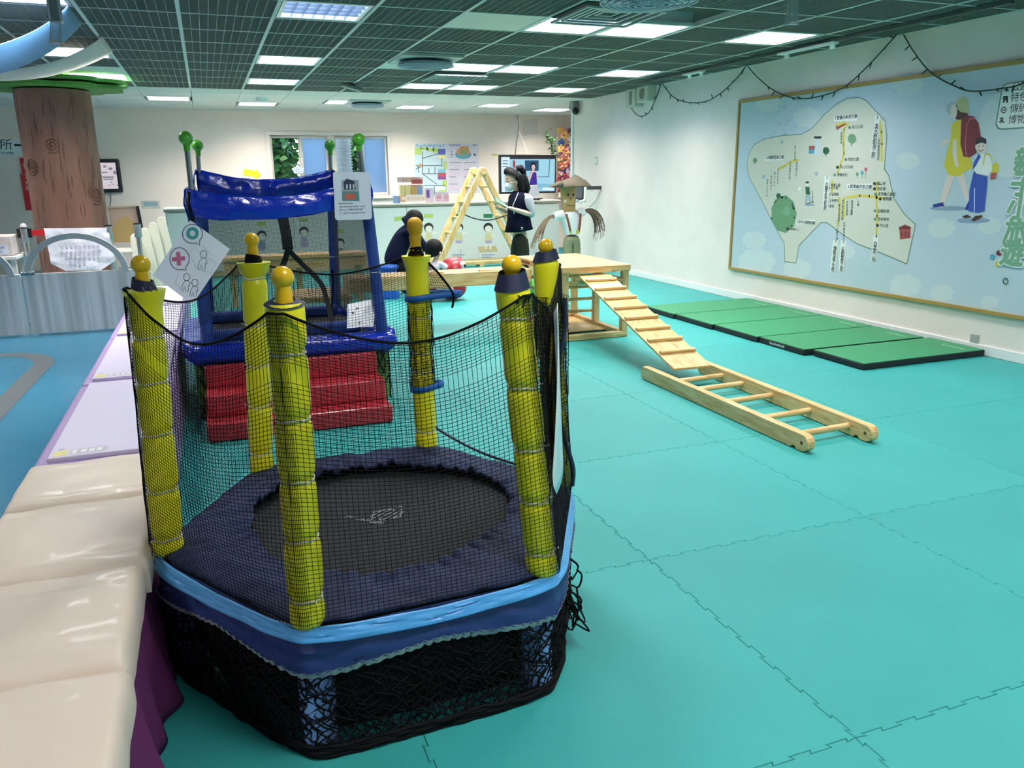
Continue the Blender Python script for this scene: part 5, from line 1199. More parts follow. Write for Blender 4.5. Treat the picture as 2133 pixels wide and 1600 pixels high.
for k, c in enumerate('親子小旅遊'):
    q = [(2136,356),(2128,403),(2121,452),(2114,502),(2106,548)][k]
    o = MP(*q); 
    for q_ in range(12): m.text(c, o+Vector((-.002-.00015*q_,.017*math.cos(q_*PI/6),.017*math.sin(q_*PI/6))), (0,-1,0), (0,0,1), .185, KEY['white'], 'c')
    for q_ in range(8): m.text(c, o+Vector((-.0045-.00015*q_,.007*math.cos(q_*PI/4),.007*math.sin(q_*PI/4))), (0,-1,0), (0,0,1), .185, KEY['title'], 'c')
for u, v, k in ((2067,535,'cyan'),(2080,527,'red'),(2078,550,'yel')): 
    for q in range(5): md(m, u+3.4*math.cos(2*PI*q/5), v+3.4*math.sin(2*PI*q/5), 3, 3, k, .003+.0001*q, 8)
ml(m, [(2094+5*math.cos(2*PI*i/14), 586+6*math.sin(2*PI*i/14)) for i in range(14)], .008, 'line', .003, True)
m.build('title_print', INK, BN)
m = MB(); mp(m, [(2094,176),(2200,158),(2200,270),(2080,268),(2074,262),(2086,186)], 'white', .002); ml(m, [(2200,158),(2098,174),(2090,178),(2086,188),(2074,258),(2078,267),(2086,269),(2200,262)], .010, 'line', .0024)
for s, u, v in (('公園/步道', 2106, 190), ('特色/老街', 2104, 212), ('傳統市場', 2102, 235), ('博物館', 2099, 258)): mt_(m, s, u, v-1, .066, 'ink', .003)
for u, v, k in ((2096,187,0),(2094,207,1),(2090,229,2),(2086,249,3)):
    if k == 0: mp(m, [(u-5,v+2),(u,v-7),(u+5,v+2),(u+1,v+2),(u+1,v+5),(u-1,v+5),(u-1,v+2)], 'ink', .003)
    elif k == 1: ml(m, [(u-4,v-5),(u+4,v-5)], .012, 'ink', .003); ml(m, [(u-4,v),(u+4,v)], .010, 'ink', .003); ml(m, [(u-3,v-5),(u-4,v+6)], .012, 'ink', .003); ml(m, [(u+3,v-5),(u+3,v+6)], .012, 'ink', .003)
    elif k == 2: ml(m, [(u+5*math.cos(2*PI*i/12), v+6*math.sin(2*PI*i/12)) for i in range(12)], .006, 'ink', .003, True); ml(m, [(u-2,v),(u+2,v)], .008, 'ink', .003)
    else: mp(m, [(u-5,v-1),(u,v-5),(u+5,v-1)], 'ink', .003); mp(m, [(u-3,v),(u+3,v),(u+3,v+3),(u-3,v+3)], 'ink', .003); ml(m, [(u-5,v+5),(u+5,v+5)], .008, 'ink', .003)
m.build('legend_print', INK, BN)
# ---- string of fairy lights along the top of the right wall
WIRE = mat('wire_dark_green', '#1b3129', .6)
t = thing('string_lights', (XW-.03, 7, 2.3), 'dark green unlit string of fairy lights looping along the top of the right wall', 'string lights')
swags = [[(1305,192),(1312,220),(1330,241),(1350,236),(1366,205),(1378,172)], [(1378,172),(1400,200),(1430,213),(1468,212),(1500,195),(1530,168),(1553,139)], [(1558,139),(1580,163),(1615,190),(1660,205),(1710,200),(1760,180),(1810,135),(1868,72)], [(1882,72),(1905,110),(1940,152),(1990,180),(2025,190),(2080,185),(2133,172),(2200,120)]]
rnd = random.Random(9)
for sw in swags:
    P = catm([atx(u, v, XW-.045) for u, v in sw], 10); m = MB(); m.tube(P, .0055, 6); m.build('wire', WIRE, t, smooth=60)
    m = MB(); d = 0
    for a, b in zip(P, P[1:]):
        d += (b-a).length
        if d > .13:
            d = 0; q = Vector((-.5*rnd.random(), rnd.uniform(-1,1), rnd.uniform(-1.2,.6))).normalized(); m.tube([a, a+q*.02, a+q*.05], [.005,.006,.004], 5)
    stuff(m.build('bulbs', WIRE, t))
# wall speakers, switch, camera, marks
for u0, v0, u1, v1, lab in ((1320,187,1339,222,'grey-beige wall speaker box at the top of the right wall, left one of the pair'), (1343,181,1366,211,'white wall speaker with a round cone, right one of the pair')):
    a, b = atx(u0, v0, XW), atx(u1, v1, XW); t = thing('wall_speaker', (XW-.06, (a.y+b.y)/2, (a.z+b.z)/2), lab, 'speaker', 'speakers on the right wall')
    z1, z0 = max(a.z, b.z)-.005, min(a.z, b.z); m = MB(); m.bb((XW-.12, b.y, z0), (XW-.002, a.y, z1)); bd = m.build('cabinet', mat('speaker_ivory', '#d5d2c4', .5), t, bevel=.01)
    m = MB(); yc, zc = (a.y+b.y)/2, (z0+z1)/2
    if u0 > 1330: m.lathe([(.065,0),(.05,.003),(.02,-.01),(.001,-.012)], (XW-.122, yc, zc), 24, M=Matrix.Rotation(-PI/2, 3, 'Y')); m.build('cone', mat('cone_grey', '#8f8f88', .6), bd, smooth=50)
    else: m.bb((XW-.124, yc-.05, zc-.08), (XW-.119, yc+.02, zc+.08)); m.build('grille', mat('cone_grey', '#8f8f88', .6), bd)
q = atx(1243, 335, XW); m = MB(); m.bb((XW-.012, q.y-.04, q.z-.06), (XW-.001, q.y+.04, q.z+.06)); o_ = m.build('light_switch', mat('switch_grey', '#c5c4bd', .4), bevel=.004); tag(o_, 'small light switch plate on the right wall near the back corner', 'switch')
m = MB(); m.bb((XW-.014, q.y-.02, q.z-.03), (XW-.011, q.y+.02, q.z+.03)); m.build('rocker', WHITE, o_)
q = atx(2030, 701, XW); m = MB(); m.bb((XW-.01, q.y-.04, q.z-.05), (XW-.001, q.y+.03, q.z+.02)); tag(m.build('wall_socket', mat('socket_grey', '#a9aeac', .5), bevel=.003), 'small grey socket low on the right wall above the nearest green mat', 'socket')
t = thing('security_camera', (5.33, 11.45, 2.3), 'small dark security camera under the ceiling at the far end of the right wall', 'camera')
m = MB(); m.bb((5.28, 11.35, 2.30), (5.378, 11.5, 2.40)); m.build('mount', mat('cam_grey', '#8d8f8a', .5), t, bevel=.01); m = MB(); m.ball((5.31, 11.32, 2.27), .055, 14); m.build('lens_dome', BLACK, t, smooth=60)
# track light rail on the ceiling by the wall
t = thing('track_rail', (4.95, 6.5, ZC-.02), 'thin ceiling track rail with small white clips near the right wall', 'rail')
m = MB(); m.bb((4.93, 4.0, ZC-.03), (4.96, 8.6, ZC-.005)); m.build('rail', mat('rail_dark', '#4d5853', .5), t)
for y0, y1 in ((5.55, 6.25), (7.45, 7.8)):
    m = MB(); m.bb((4.915, y0, ZC-.045), (4.975, y1, ZC-.029)); m.build('white_section', WHITE, t)
    for y in (y0+.05, y1-.08): m = MB(); m.bb((4.97, y, ZC-.075), (4.99, y+.05, ZC-.045)); m.build('clip', WHITE, t)
# ceiling fans and air diffusers
FG = mat('fan_grey', '#a3b1c0', .5, metal=.2)
def ceil_fan(cx, cy, r, lab):
    t = thing('ceiling_fan', (cx, cy, ZC), lab, 'fan', 'round ceiling fans')
    m = MB(); m.bb((cx-.295, cy-.295, ZC-.02), (cx+.295, cy+.295, ZC+.01)); m.build('base_panel', mat('fan_panel', '#b9c4c2', .5), t, bevel=.006)
    m = MB(); m.bb((cx-.2, cy-.06+.14, ZC-.06), (cx+.2, cy+.06+.14, ZC-.015)); m.build('motor_box', mat('motor_dark', '#4a5560', .5), t, bevel=.02)
    for k in range(7): rr = r*(k+1)/7; m = MB(); m.tube([(cx+rr*math.cos(a), cy+rr*math.sin(a), ZC-.085+.02*(k/6)**2) for a in [2*PI*i/40 for i in range(40)]], .006, 6, closed=True); m.build('guard_ring', FG, t)
    m = MB(); m.lathe([(.001,-.078),(r*.6,-.075),(r*.97,-.062),(r,-.052),(r*.97,-.042),(.05,-.015)], (cx, cy, ZC), 40); m.build('housing', FG, t, smooth=40)
    for k in range(12):
        a = 2*PI*k/12; m = MB(); m.bar((cx+.05*math.cos(a), cy+.05*math.sin(a), ZC-.086), (cx+r*math.cos(a), cy+r*math.sin(a), ZC-.064), .006, .006); m.build('guard_spoke', FG, t)
ceil_fan(GX+2.1, GY+1.62, .26, 'round grey ceiling fan in the middle of the mesh ceiling'); fq = atz(1352, -2, ZC-.05); ceil_fan(fq.x, fq.y, .29, 'large round ceiling fan cut by the top edge of the picture'); fq = atz(765, 219, ZC-.05); ceil_fan(fq.x, fq.y, .24, 'far ceiling fan under the white ceiling by the back wall')
def diffuser(i, j, lab):
    x, y = GX+.6*i, GY+.6*j; t = thing('air_diffuser', (x+.3, y+.3, ZC), lab, 'air vent', 'square air diffusers')
    for k in range(5):
        a, b = .01+.055*k, .03+.055*k; m = MB()
        for q in (((a,a),(.6-a,b)), ((a,.6-b),(.6-a,.6-a)), ((a,b),(b,.6-b)), ((.6-b,b),(.6-a,.6-b))): m.bb((x+q[0][0], y+q[0][1], ZC-.045+.006*k), (x+q[1][0], y+q[1][1], ZC-.033+.006*k))
        m.build('ring_vane', mat('vane_grey', '#a9b5b1', .5), t)
    m = MB(); m.bb((x+.02, y+.02, ZC-.011), (x+.58, y+.58, ZC-.005)); m.build('back_plate', mat('vent_dark', '#2f3836', .8), t)
diffuser(4, -2, 'square air diffuser at the top edge beside the large round fan'); diffuser(4, 4, 'square air diffuser behind the middle pair of ceiling lights')
m = MB(); q = atz(545, 203, ZC); m.lathe([(.07, -.05), (.075, -.02), (.085, 0)], (q.x, q.y, ZC), 20); tag(m.build('smoke_detector', WHITE, smooth=40), 'small white smoke detector on the white back ceiling', 'detector')
t = thing('projector_mount', (2.0, 9.9, ZC-.1), 'small dark projector bracket hanging at the edge of the mesh ceiling', 'bracket')
q = at(735, 184, 9.9); m = MB(); m.bb((q.x-.02, 9.88, q.z), (q.x+.02, 9.92, ZC)); m.build('stem', BLACK, t); m = MB(); m.bar((q.x-.13, 9.9, q.z+.04), (q.x+.10, 9.9, q.z-.02), .16, .04); m.build('arm', mat('bracket_grey', '#6f7c79', .5), t, bevel=.01)

# ================================================================== on and above the counter
CTZ = .955
TVG = emis('screen_cyan', '#a9def2', .95)
t = thing('television', at(1098, 362, 12.5), 'wide black television on the wall showing a woman in a purple apron', 'television')
yv = 12.42
def tvp(u, v, e=0): return at(u, v, yv-e)
a, b = tvp(1040, 322), tvp(1158, 402); m = MB(); m.bb((a.x, yv, b.z), (b.x, yv+.06, a.z)); m.build('frame', BLACK, t, bevel=.008)
m = MB(); m.bb(((a.x+b.x)/2-.05, yv+.06, CTZ+.02), ((a.x+b.x)/2+.05, yv+.085, a.z-.2)); m.build('stand_post', BLACK, t); m = MB(); m.bb(((a.x+b.x)/2-.25, yv-.02, CTZ), ((a.x+b.x)/2+.25, yv+.11, CTZ+.02)); m.build('stand_foot', BLACK, t)
EM = [TVG, emis('screen_white', '#dff4fb', 1.0), emis('screen_board', '#3d6b8c', .7), emis('screen_purple', '#5a3fae', .75), emis('screen_skin', '#e9c9c4', .9), emis('screen_hair', '#33303e', .5), emis('screen_grey', '#5d5763', .5), emis('screen_red', '#c66a72', .7), emis('screen_line', '#6f9fb8', .7), emis('screen_desk', '#8fcbe6', .9)]
m = MB()
def tq(pts, k, e): m.poly([tvp(u, v, e) for u, v in pts], k)
tq([(1044,327),(1156,328),(1155,398),(1045,400)], 0, .002); tq([(1062,327),(1156,328),(1156,331.5),(1062,331.5)], 6, .003); tq([(1044,327),(1061,327),(1061,353),(1044,353)], 1, .003)
for v in (334, 340, 346): tq([(1047,v),(1058,v),(1058,v+2),(1047,v+2)], 8, .004)
tq([(1044,353),(1050,353),(1052,400),(1045,400)], 1, .003)
tq([(1093,334),(1122,334),(1122,356),(1094,356)], 2, .003); tq([(1144,332),(1146,332),(1144,369),(1142,369)], 8, .003); tq([(1082,367.5),(1144,367.5),(1144,369),(1082,369)], 8, .003)
tq([(1068,333),(1073,335),(1074,352),(1068,348)], 7, .003); tq([(1074,380),(1155,384),(1155,398),(1120,392)], 9, .0035); tq([(1130,390),(1155,392),(1155,397),(1130,396)], 1, .004)
m.poly([tvp(1111+6*math.cos(2*PI*i/16), 346+7.5*math.sin(2*PI*i/16), .004) for i in range(16)], 5); m.poly([tvp(1111+4*math.cos(2*PI*i/16), 348+5.5*math.sin(2*PI*i/16), .005) for i in range(16)], 4)
tq([(1106,356),(1117,356),(1121,371),(1118,373),(1104,373),(1100,371)], 4, .0045); tq([(1106,359),(1117,359),(1119,386),(1103,386)], 3, .005); tq([(1107,358),(1112,352),(1114,353),(1108,361)], 4, .006); tq([(1100,371),(1103,373),(1109,353),(1111,352),(1112,355),(1104,376)], 4, .0062)
m.build('screen', EM, t)
m = MB(); m.tube(catm([at(1077, 240, 12.55), at(1079, 268, 12.55), at(1075, 300, 12.55), at(1073, 322, 12.5)], 6), .012, 6); m.tube(catm([at(1079, 268, 12.55), at(1090, 295, 12.55), at(1098, 320, 12.5)], 6), .006, 6, mi=1); m.build('cables', [mat('cable_dark', '#3d3a38', .6), mat('cable_pale', '#cfc4bd', .6)], t)
t = thing('laptop', at(1105, 400, 12.2), 'open silver laptop standing on the counter before the television', 'laptop')
a, b, c, d = at(1072, 388, 12.12), at(1120, 385, 12.12), at(1125, 410, 12.05), at(1072, 412, 12.05); m = MB(); m.prism([a, b, c, d], (0, .012, .003)); m.build('screen_lid', mat('laptop_silver', '#c6c6d2', .35, .2), t, bevel=.003); m = MB(); m.bb((d.x, 12.05, CTZ), (c.x, 12.3, CTZ+.015)); m.build('base', BLACK, t)
# posters
def wp(u, v, e=0): return at(u, v, YB-.004-e)
def poster(name, c4, base, lab): 
    t = thing(name, wp(*c4[0]), lab, 'poster', 'posters on the back wall'); m = MB(); m.prism([wp(*p) for p in c4], (0, .003, 0)); m.build('sheet', base, t); return t
t = poster('map_poster', [(864,299),(929,299),(932,412),(865,412)], mat('poster_pale', '#c9dbe0', .4), 'pale green and blue district map poster on the cream back wall')
PC = [flat(h) for h in ('#6f86bd','#b5cf6f','#5a63a8','#e8de9a','#5f6a72','#b8535e','#7ec3cf','#8a4f92','#e7eef0','#c9975f','#d9c0d0','#d58f63','#7fa06c','#5f9fb0')]
m = MB()
def pq(u0, v0, u1, v1, k, e=.001): m.poly([wp(u0, v0, e), wp(u1, v0, e), wp(u1, v1, e), wp(u0, v1, e)], k)
for k in range(9): m.poly([wp(869+6.8*k+2.8*math.cos(2*PI*i/10), 303+(k % 2)+2.9*math.sin(2*PI*i/10), .002) for i in range(10)], 0)
for k, ch in enumerate('北投區親子友善地圖'): q = wp(869+6.8*k, 305, .003); m.text(ch, q, (1,0,0), (0,0,1), .042, 8, 'c')
for u0, v0, u1, v1 in ((864,308,878,322),(876,307,892,312),(888,309,905,315),(900,308,912,318),(924,336,931,352),(922,375,931,396),(915,396,930,400)): pq(u0, v0, u1, v1, 1)
pq(912,310,928,322,2,.0015); pq(912,323,928,330,3,.0015); pq(912,352,928,360,6,.0015); pq(912,360,929,368,5,.0015); pq(912,368,929,374,7,.0015)
for (a, b) in (((880,315),(880,362)),((866,345),(920,345)),((880,362),(912,362)),((893,350),(894,362)),((906,348),(906,362)),((880,330),(912,320)),((866,352),(880,346)),((880,362),(910,384)),((882,386),(928,386)),((905,388),(905,405)),((920,330),(921,346)),((870,345),(872,360))):
    p, q = wp(*a, .0018), wp(*b, .0018); dd = (q-p).normalized(); s = Vector((-dd.z, 0, dd.x))*.007; m.add([p-s, q-s, q+s, p+s], [(0,1,2,3)], 4)
m.poly([wp(876+4*math.cos(2*PI*i/10), 344+3.4*math.sin(2*PI*i/10), .0025) for i in range(10)], 9)
pq(866,388,882,398,10); pq(906,389,928,396,8); pq(884,392,900,402,8); m.build('print', PC, t)
t = poster('text_poster', [(930,299),(997,299),(1000,402),(933,402)], mat('poster_lavender', '#d9d2dc', .4), 'pale lavender text poster with a small island picture, right of the map poster')
m = MB()
m.poly([wp(965+17*math.cos(2*PI*i/20), 322+9.5*math.sin(2*PI*i/20), .001) for i in range(20)], 13); m.poly([wp(965+14*math.cos(2*PI*i/20), 316+8*math.sin(2*PI*i/20), .0015) for i in range(20)], 11); m.poly([wp(966+8*math.cos(2*PI*i/14), 318+5*math.sin(2*PI*i/14), .002) for i in range(14)], 12); pq(958,305,976,311,9,.0018)
pq(986,320,991,325,4); pq(936,301.5,958,303,4); pq(984,301.5,992,303,4)
rnd = random.Random(2)
for k in range(20):
    v = 338+3.0*k
    for u0, u1 in ((936,961),(966,993)): pq(u0, v, u0+(u1-u0)*rnd.uniform(.55, 1), v+1.1, 4 if k % 5 == 0 else 10)
for v in (316, 321, 326): pq(938, v, 944, v+1.4, 4)
m.build('print', PC, t)
q = at(1105, 262, YB-.004); m = MB(); m.prism([at(*p, YB-.006) for p in ((1089,252),(1120,246),(1120,279),(1091,283))], (0, .004, 0)); tag(m.build('blank_sheet', mat('sheet_beige', '#ded2c8', .6)), 'blank beige sheet pinned high on the wall above the television', 'paper')
m = MB(); m.prism([at(*p, YB-.006) for p in ((1024,321),(1037,321),(1037,324),(1024,324))], (0, .004, 0)); tag(m.build('wall_label', mat('label_olive', '#b5b65a', .5)), 'tiny olive label on the wall left of the television', 'label')
# brochure rack on the counter
t = thing('brochure_rack', at(866, 400, 12.1), 'small cardboard brochure rack with coloured leaflets on the counter', 'rack')
yb = 12.06; RC = [flat(h) for h in ('#e8d3bb','#d8ce92','#cfa56a','#7f9cc4','#b04b46','#f0ddd6','#7d4aa0','#e4cfe0','#c8a05a','#e7a0a5')]
def bx(u0, v0, u1, v1, k, dy, th=.02, name='leaflet', par=None):
    a, b = at(u0, v0, yb+dy), at(u1, v1, yb+dy); m = MB(); m.bb((a.x, yb+dy, b.z), (b.x, yb+dy+th, a.z)); return m.build(name, RC[k], par or t)
bx(832,385,884,419,0,.10,.04,'back_board')
for u, k in ((833,1),(844,1),(857,8),(870,3)): o_ = bx(u, 388, u+10.5, 406, k, .04); o_['label'] = ['yellow leaflet','','','blue leaflet'][0] if k == 1 else 'blue leaflet' if k == 3 else 'tan leaflet'
hb = bx(827,369,882,380,5,.08,.01,'header_board'); m = MB()
for k, (ch, mi) in enumerate((('福', 9), ('利', 4), ('資', 2), ('訊', 6), ('站', 6))):
    q = at(833+9.5*k, 378.5, yb+.078); m.text(ch, q, (1,0,0), (0,0,1), .075, mi, 'c')
m.build('header_lettering', RC, hb)
bx(858,374,880,383,4,.02,.03,'red_box'); fb = bx(834,406,885,420,5,0,.02,'front_panel'); m = MB(); q = at(840, 413, yb-.002); m.tube([q+Vector((.045*math.cos(a), 0, .045*math.sin(a))) for a in [R(40)+R(270)*i/16 for i in range(17)]], .013, 6, 2)
q = at(848, 416, yb-.002); m.text('臺北市政府社會局', q, (1,0,0), (0,0,1), .040, 2); m.build('panel_lettering', RC, fb)
for u0, v0, u1, v1, k, lab in ((819,408,834,418,3,'pale blue leaflet lying left of the brochure rack'), (886,392,904,418,7,'white and purple leaflet stand right of the brochure rack'), (906,400,935,418,7,'pale pink notice pair standing right of the purple leaflet')):
    a, b = at(u0, v0, yb+.02), at(u1, v1, yb+.02); m = MB(); m.bb((a.x, yb+.02, CTZ), (b.x, yb+.04, max(a.z, CTZ+.03))); o_ = tag(m.build('leaflet', RC[k]), lab, 'leaflet')
    if u0 == 886: m = MB(); c, d = at(888, 396, yb+.018), at(895, 412, yb+.018); m.bb((c.x, yb+.017, d.z), (d.x, yb+.0195, c.z)); m.build('purple_band', RC[6], o_)
    if u0 == 906: m = MB(); [m.bb((a.x+.02+.12*j, yb+.018, CTZ+.03+.02*k_), (a.x+.10+.12*j, yb+.0195, CTZ+.036+.02*k_)) for j in (0,1) for k_ in range(5)]; m.build('print', RC[4], o_)
# flower wall and hanging plant by the corner
t = thing('flower_panel', (6.1, 13.9, 1.5), 'tall panel covered with colourful fabric flowers beside the television', 'flowers')
a, b = at(1163, 268, 13.8), at(1192, 405, 13.8); m = MB(); m.bb((a.x, 13.82, b.z-.1), (b.x+.15, 13.9, a.z)); m.build('board', mat('flower_board', '#b5a08c', .8), t)
fm = [mat('flower'+h, h, .7) for h in ('#e58f77','#e9c38a','#b2374a','#3a4f80','#efe3cf','#d9a0a8','#d8c94e','#7c3552','#c96a4a')]
rnd = random.Random(8)
for k in range(120):
    x, z = rnd.uniform(a.x+.02, b.x+.12), rnd.uniform(b.z-.05, a.z); r = rnd.uniform(.05, .085); m = MB(); n = 5
    for q in range(n):
        an = 2*PI*q/n+k; m.ball((x+r*.55*math.cos(an), 13.80-.02*rnd.random(), z+r*.55*math.sin(an)), r*.5, 6, sc=(1, .45, 1))
    m.ball((x, 13.77, z), r*.3, 6, 1); m.build('flower', [fm[k % 9], fm[(k*5+6) % 9]], t, smooth=60)
t = thing('hanging_plant', at(1145, 300, 13.5), 'dark green trailing artificial plant hanging between television and flower panel', 'plant')
m = MB(); rnd = random.Random(12); vine = catm([at(u, v, 13.5) for u, v in ((1137,275),(1140,288),(1146,292),(1150,305),(1152,318),(1156,330))], 5); m.tube(vine, .012, 5); m.build('stem', mat('leaf_vine', '#2f5226', .6), t)
for k in range(90):
    p = vine[rnd.randrange(len(vine))]+Vector((rnd.uniform(-.06,.06), rnd.uniform(-.06,.03), rnd.uniform(-.05,.05))); e = Vector((rnd.uniform(-1,1), rnd.uniform(-1,.2), rnd.uniform(-1,.6))).normalized(); f = e.orthogonal().normalized(); m = MB(); L = rnd.uniform(.05,.09); m.add([p, p+e*L*.5+f*L*.28, p+e*L, p+e*L*.5-f*L*.28, p+e*L*.5+Vector((0,-.008,0))], [(0,1,4),(1,2,4),(2,3,4),(3,0,4)]); m.build('leaf', [mat('leaf_a', '#22401d', .7), mat('leaf_b', '#2f5527', .7)][k % 2], t)

# ================================================================== PEOPLE
SKIN = mat('skin', '#d9b8a4', .5); HAIR = mat('hair_black', '#0f0e11', .6, bump=(60, .3, .004), stretch=(6,6,1), spec=.2); NVY = mat('vest_navy', '#0b1126', .85, bump=(25, .3, .01), spec=.1)
GRS = mat('sleeve_grey', '#a9b2bf', .75, bump=(40, .25, .006)); OLV = mat('trousers_olive', '#33352d', .85, bump=(20, .3, .01), spec=.1); MASK = mat('mask_pale_blue', '#c9dce6', .6)
def skinned(name, verts, edges, m_, parent, sub=2):
    """verts: list of (point, radius); one continuous skin grown over a skeleton, frozen to a mesh"""
    me = bpy.data.meshes.new(name); me.from_pydata([tuple(p) for p, r in verts], edges, []); ob = bpy.data.objects.new(name, me); COL.objects.link(ob)
    md_ = ob.modifiers.new('skin', 'SKIN'); md_.use_smooth_shade = True; md_.branch_smoothing = .6
    for i, (p, r) in enumerate(verts):
        sv = me.skin_vertices[0].data[i]; sv.radius = (r, r) if not hasattr(r, '__len__') else r; sv.use_root = (i == 0)
    sb = ob.modifiers.new('sub', 'SUBSURF'); sb.levels = sub; sb.render_levels = sub
    dg = bpy.context.evaluated_depsgraph_get(); nm = bpy.data.meshes.new_from_object(ob.evaluated_get(dg)); bpy.data.objects.remove(ob); bpy.data.meshes.remove(me)
    nm.name = name; nm.materials.clear(); nm.materials.append(m_); org = ORG[parent.name]
    nm.transform(Matrix.Translation(-org)); nm.polygons.foreach_set('use_smooth', [True]*len(nm.polygons)); nm.update()
    o = bpy.data.objects.new(name, nm); COL.objects.link(o); o.parent = parent; ORG[o.name] = org; return o
def chain(V, E, pts, start=None):
    prev = start
    for p, r in pts:
        V.append((Vector(p), r)); i = len(V)-1
        if prev is not None: E.append((prev, i))
        prev = i
    return prev
def fingers(V, E, palm_i, base, fwd, side, curl, L=.050, r=.0075):
    f, s, c = Vector(fwd).normalized(), Vector(side).normalized(), Vector(curl).normalized()
    for k, (o_, l) in enumerate(((-1.5, .78), (-.5, 1.0), (.5, .95), (1.5, .74))):
        b = base+s*(.011*o_)+f*.022; chain(V, E, [(b, r*1.1), (b+f*L*.5*l, r), (b+(f*.75+c*.65).normalized()*L*.5*l+f*L*.45*l, r*.9), (b+f*L*.62*l+c*L*.62*l, r*.75)], palm_i)
    b = base+s*(-.024)-f*.004; chain(V, E, [(b, r*1.2), (b-s*.012+f*.024, r*1.05), (b-s*.010+f*.044+c*.008, r*.85)], palm_i)
def ellring(c, a, b, n=24, tilt=0):
    return [Vector((c.x+a*math.cos(2*PI*i/n), c.y+b*math.sin(2*PI*i/n), c.z+tilt*math.cos(2*PI*i/n))) for i in range(n)]
def loft(m, rings, mi=0, cap=False):
    n = len(rings[0]); vs = [p for r in rings for p in r]; fs = [(i*n+j, i*n+(j+1) % n, (i+1)*n+(j+1) % n, (i+1)*n+j) for i in range(len(rings)-1) for j in range(n)]
    if cap: fs += [tuple(range(n-1, -1, -1)), tuple((len(rings)-1)*n+j for j in range(n))]
    m.add(vs, fs, mi)
# ---- standing woman, looking down at a folder
Y0 = 8.4; g0 = at(1081, 500, Y0)
WM = thing('person', (g0.x, Y0, 0), 'person with dark tied hair, face mask and navy vest standing with a green folder', 'person')
P = lambda u, v, dy=0: at(u, v, Y0)+Vector((0, dy, 0))
def G(p, z): return Vector((p.x, p.y, z))
V, E = [], []
chain(V, E, [(P(1083,490), .075), (P(1082,462), .075), (P(1081,436), .082), (P(1082,416), .080), (P(1077,402), .040), (P(1073,393), .040)])
chain(V, E, [(P(1066,381), .085), (P(1065,369), .095), (P(1067,358), .07)], 5); chain(V, E, [(P(1060,391), .05)], 6)
for s in (-1, 1):
    hp_ = P(1084-2*s, 498, .065*s); chain(V, E, [(hp_, .075), (G(hp_+Vector((-.01,0,0)), .40), .052), (G(hp_+Vector((.01,0,0)), .06), .036), (G(hp_+Vector((-.08,-.01,0)), .03), .028)], 0)
sh = P(1089,408,-.135); el = P(1098,447,-.17); wr = P(1064,436,-.13); pm = P(1055,432,-.11)
i0 = chain(V, E, [(sh, .046), (el, .036), (wr, .024), (pm, .024)], 3); fingers(V, E, i0, pm, (-1,.25,.15), (0,1,.2), (0,.2,1))
sh2 = P(1083,408,.135); el2 = P(1088,447,.15); wr2 = P(1056,440,.10); pm2 = P(1047,436,.08)
i0 = chain(V, E, [(sh2, .046), (el2, .036), (wr2, .024), (pm2, .024)], 3); fingers(V, E, i0, pm2, (-1,-.25,.15), (0,-1,.2), (0,-.2,1))
skinned('body', V, E, SKIN, WM)
V, E = [], []
chain(V, E, [(P(1083,478), .092), (P(1083,492), .095)])
for s in (-1, 1): hp_ = P(1084-2*s, 500, .067*s); chain(V, E, [(hp_, .092), (G(hp_+Vector((-.01,0,0)), .40), .070), (G(hp_+Vector((.01,0,0)), .10), .062), (G(hp_+Vector((.01,0,0)), .055), .062)], 1)
skinned('trousers', V, E, OLV, WM)
for s in (-1, 1):
    hp_ = P(1084-2*s, 498, .065*s); m = MB(); m.ball((hp_.x-.04, hp_.y, .045), .05, 14, sc=(2.2, .85, .85)); m.build('shoe', mat('shoe_dark', '#23242a', .5), WM, smooth=60)
m = MB(); rg = []
for u, v, hw, hd, tl in ((1079,399,8.5,.062,0),(1081,403,14,.105,-.004),(1082,410,19.5,.150,0),(1081,425,20.5,.150,0),(1080,442,20,.140,0),(1081,458,22,.150,0),(1081,470,24.5,.160,0),(1081,480,27.5,.168,.018)): rg.append(ellring(P(u, v), hw/182, hd, 28, tl))
loft(m, rg); vo = m.build('vest', NVY, WM, smooth=60); s_ = vo.modifiers.new('thickness', 'SOLIDIFY'); s_.thickness = .008
m = MB(); q = P(1075, 474, -.172); m.tube([q+Vector((.010*math.cos(a), 0, .010*math.sin(a))) for a in [R(-130)+R(260)*i/10 for i in range(11)]], .004, 5); m.build('vest_emblem', PAPER, vo)
for (a, b, c) in ((sh, el, wr), (sh2, el2, wr2)):
    V, E = [], []; chain(V, E, [(a+(a-el)*.06, .058), (a.lerp(b, .5), .056), (b, .054), (b.lerp(c, .26), .046)]); skinned('sleeve', V, E, GRS, WM)
m = MB()       # hair: cap, side fall, tail
hc = P(1069, 367); rg = []
for k in range(9):
    f = k/8; a = PI*.5*f; rg.append(ellring(hc+Vector((.012-.02*f, 0, -.02+.105*math.sin(a))), max(.003, .118*math.cos(a)), max(.003, .102*math.cos(a)), 24, -.055*math.cos(a)))
loft(m, rg)
m.tube([P(1082,366,-.02), P(1086,376,-.02), P(1091,386,-.02), P(1096,395,-.02), P(1097,404,-.02)], [.060,.070,.062,.045,.012], 14); m.tube([P(1077,368,-.05), P(1080,382,-.065), P(1083,394,-.06), P(1085,404,-.05)], [.05,.045,.035,.012], 12)
m.tube([P(1077,351), P(1084,350), P(1090,358), P(1095,368)], [.03,.04,.035,.012], 12)
m.build('hair', HAIR, WM, smooth=70)
m = MB(); m.ball(P(1061,388,-.0), .060, 16, sc=(.85, .95, .9)); mk = m.build('face_mask', MASK, WM, smooth=60)
m = MB(); m.tube([P(1058,381,-.055), P(1070,379,-.085)], .003, 5); m.build('ear_loop', PAPER, mk)
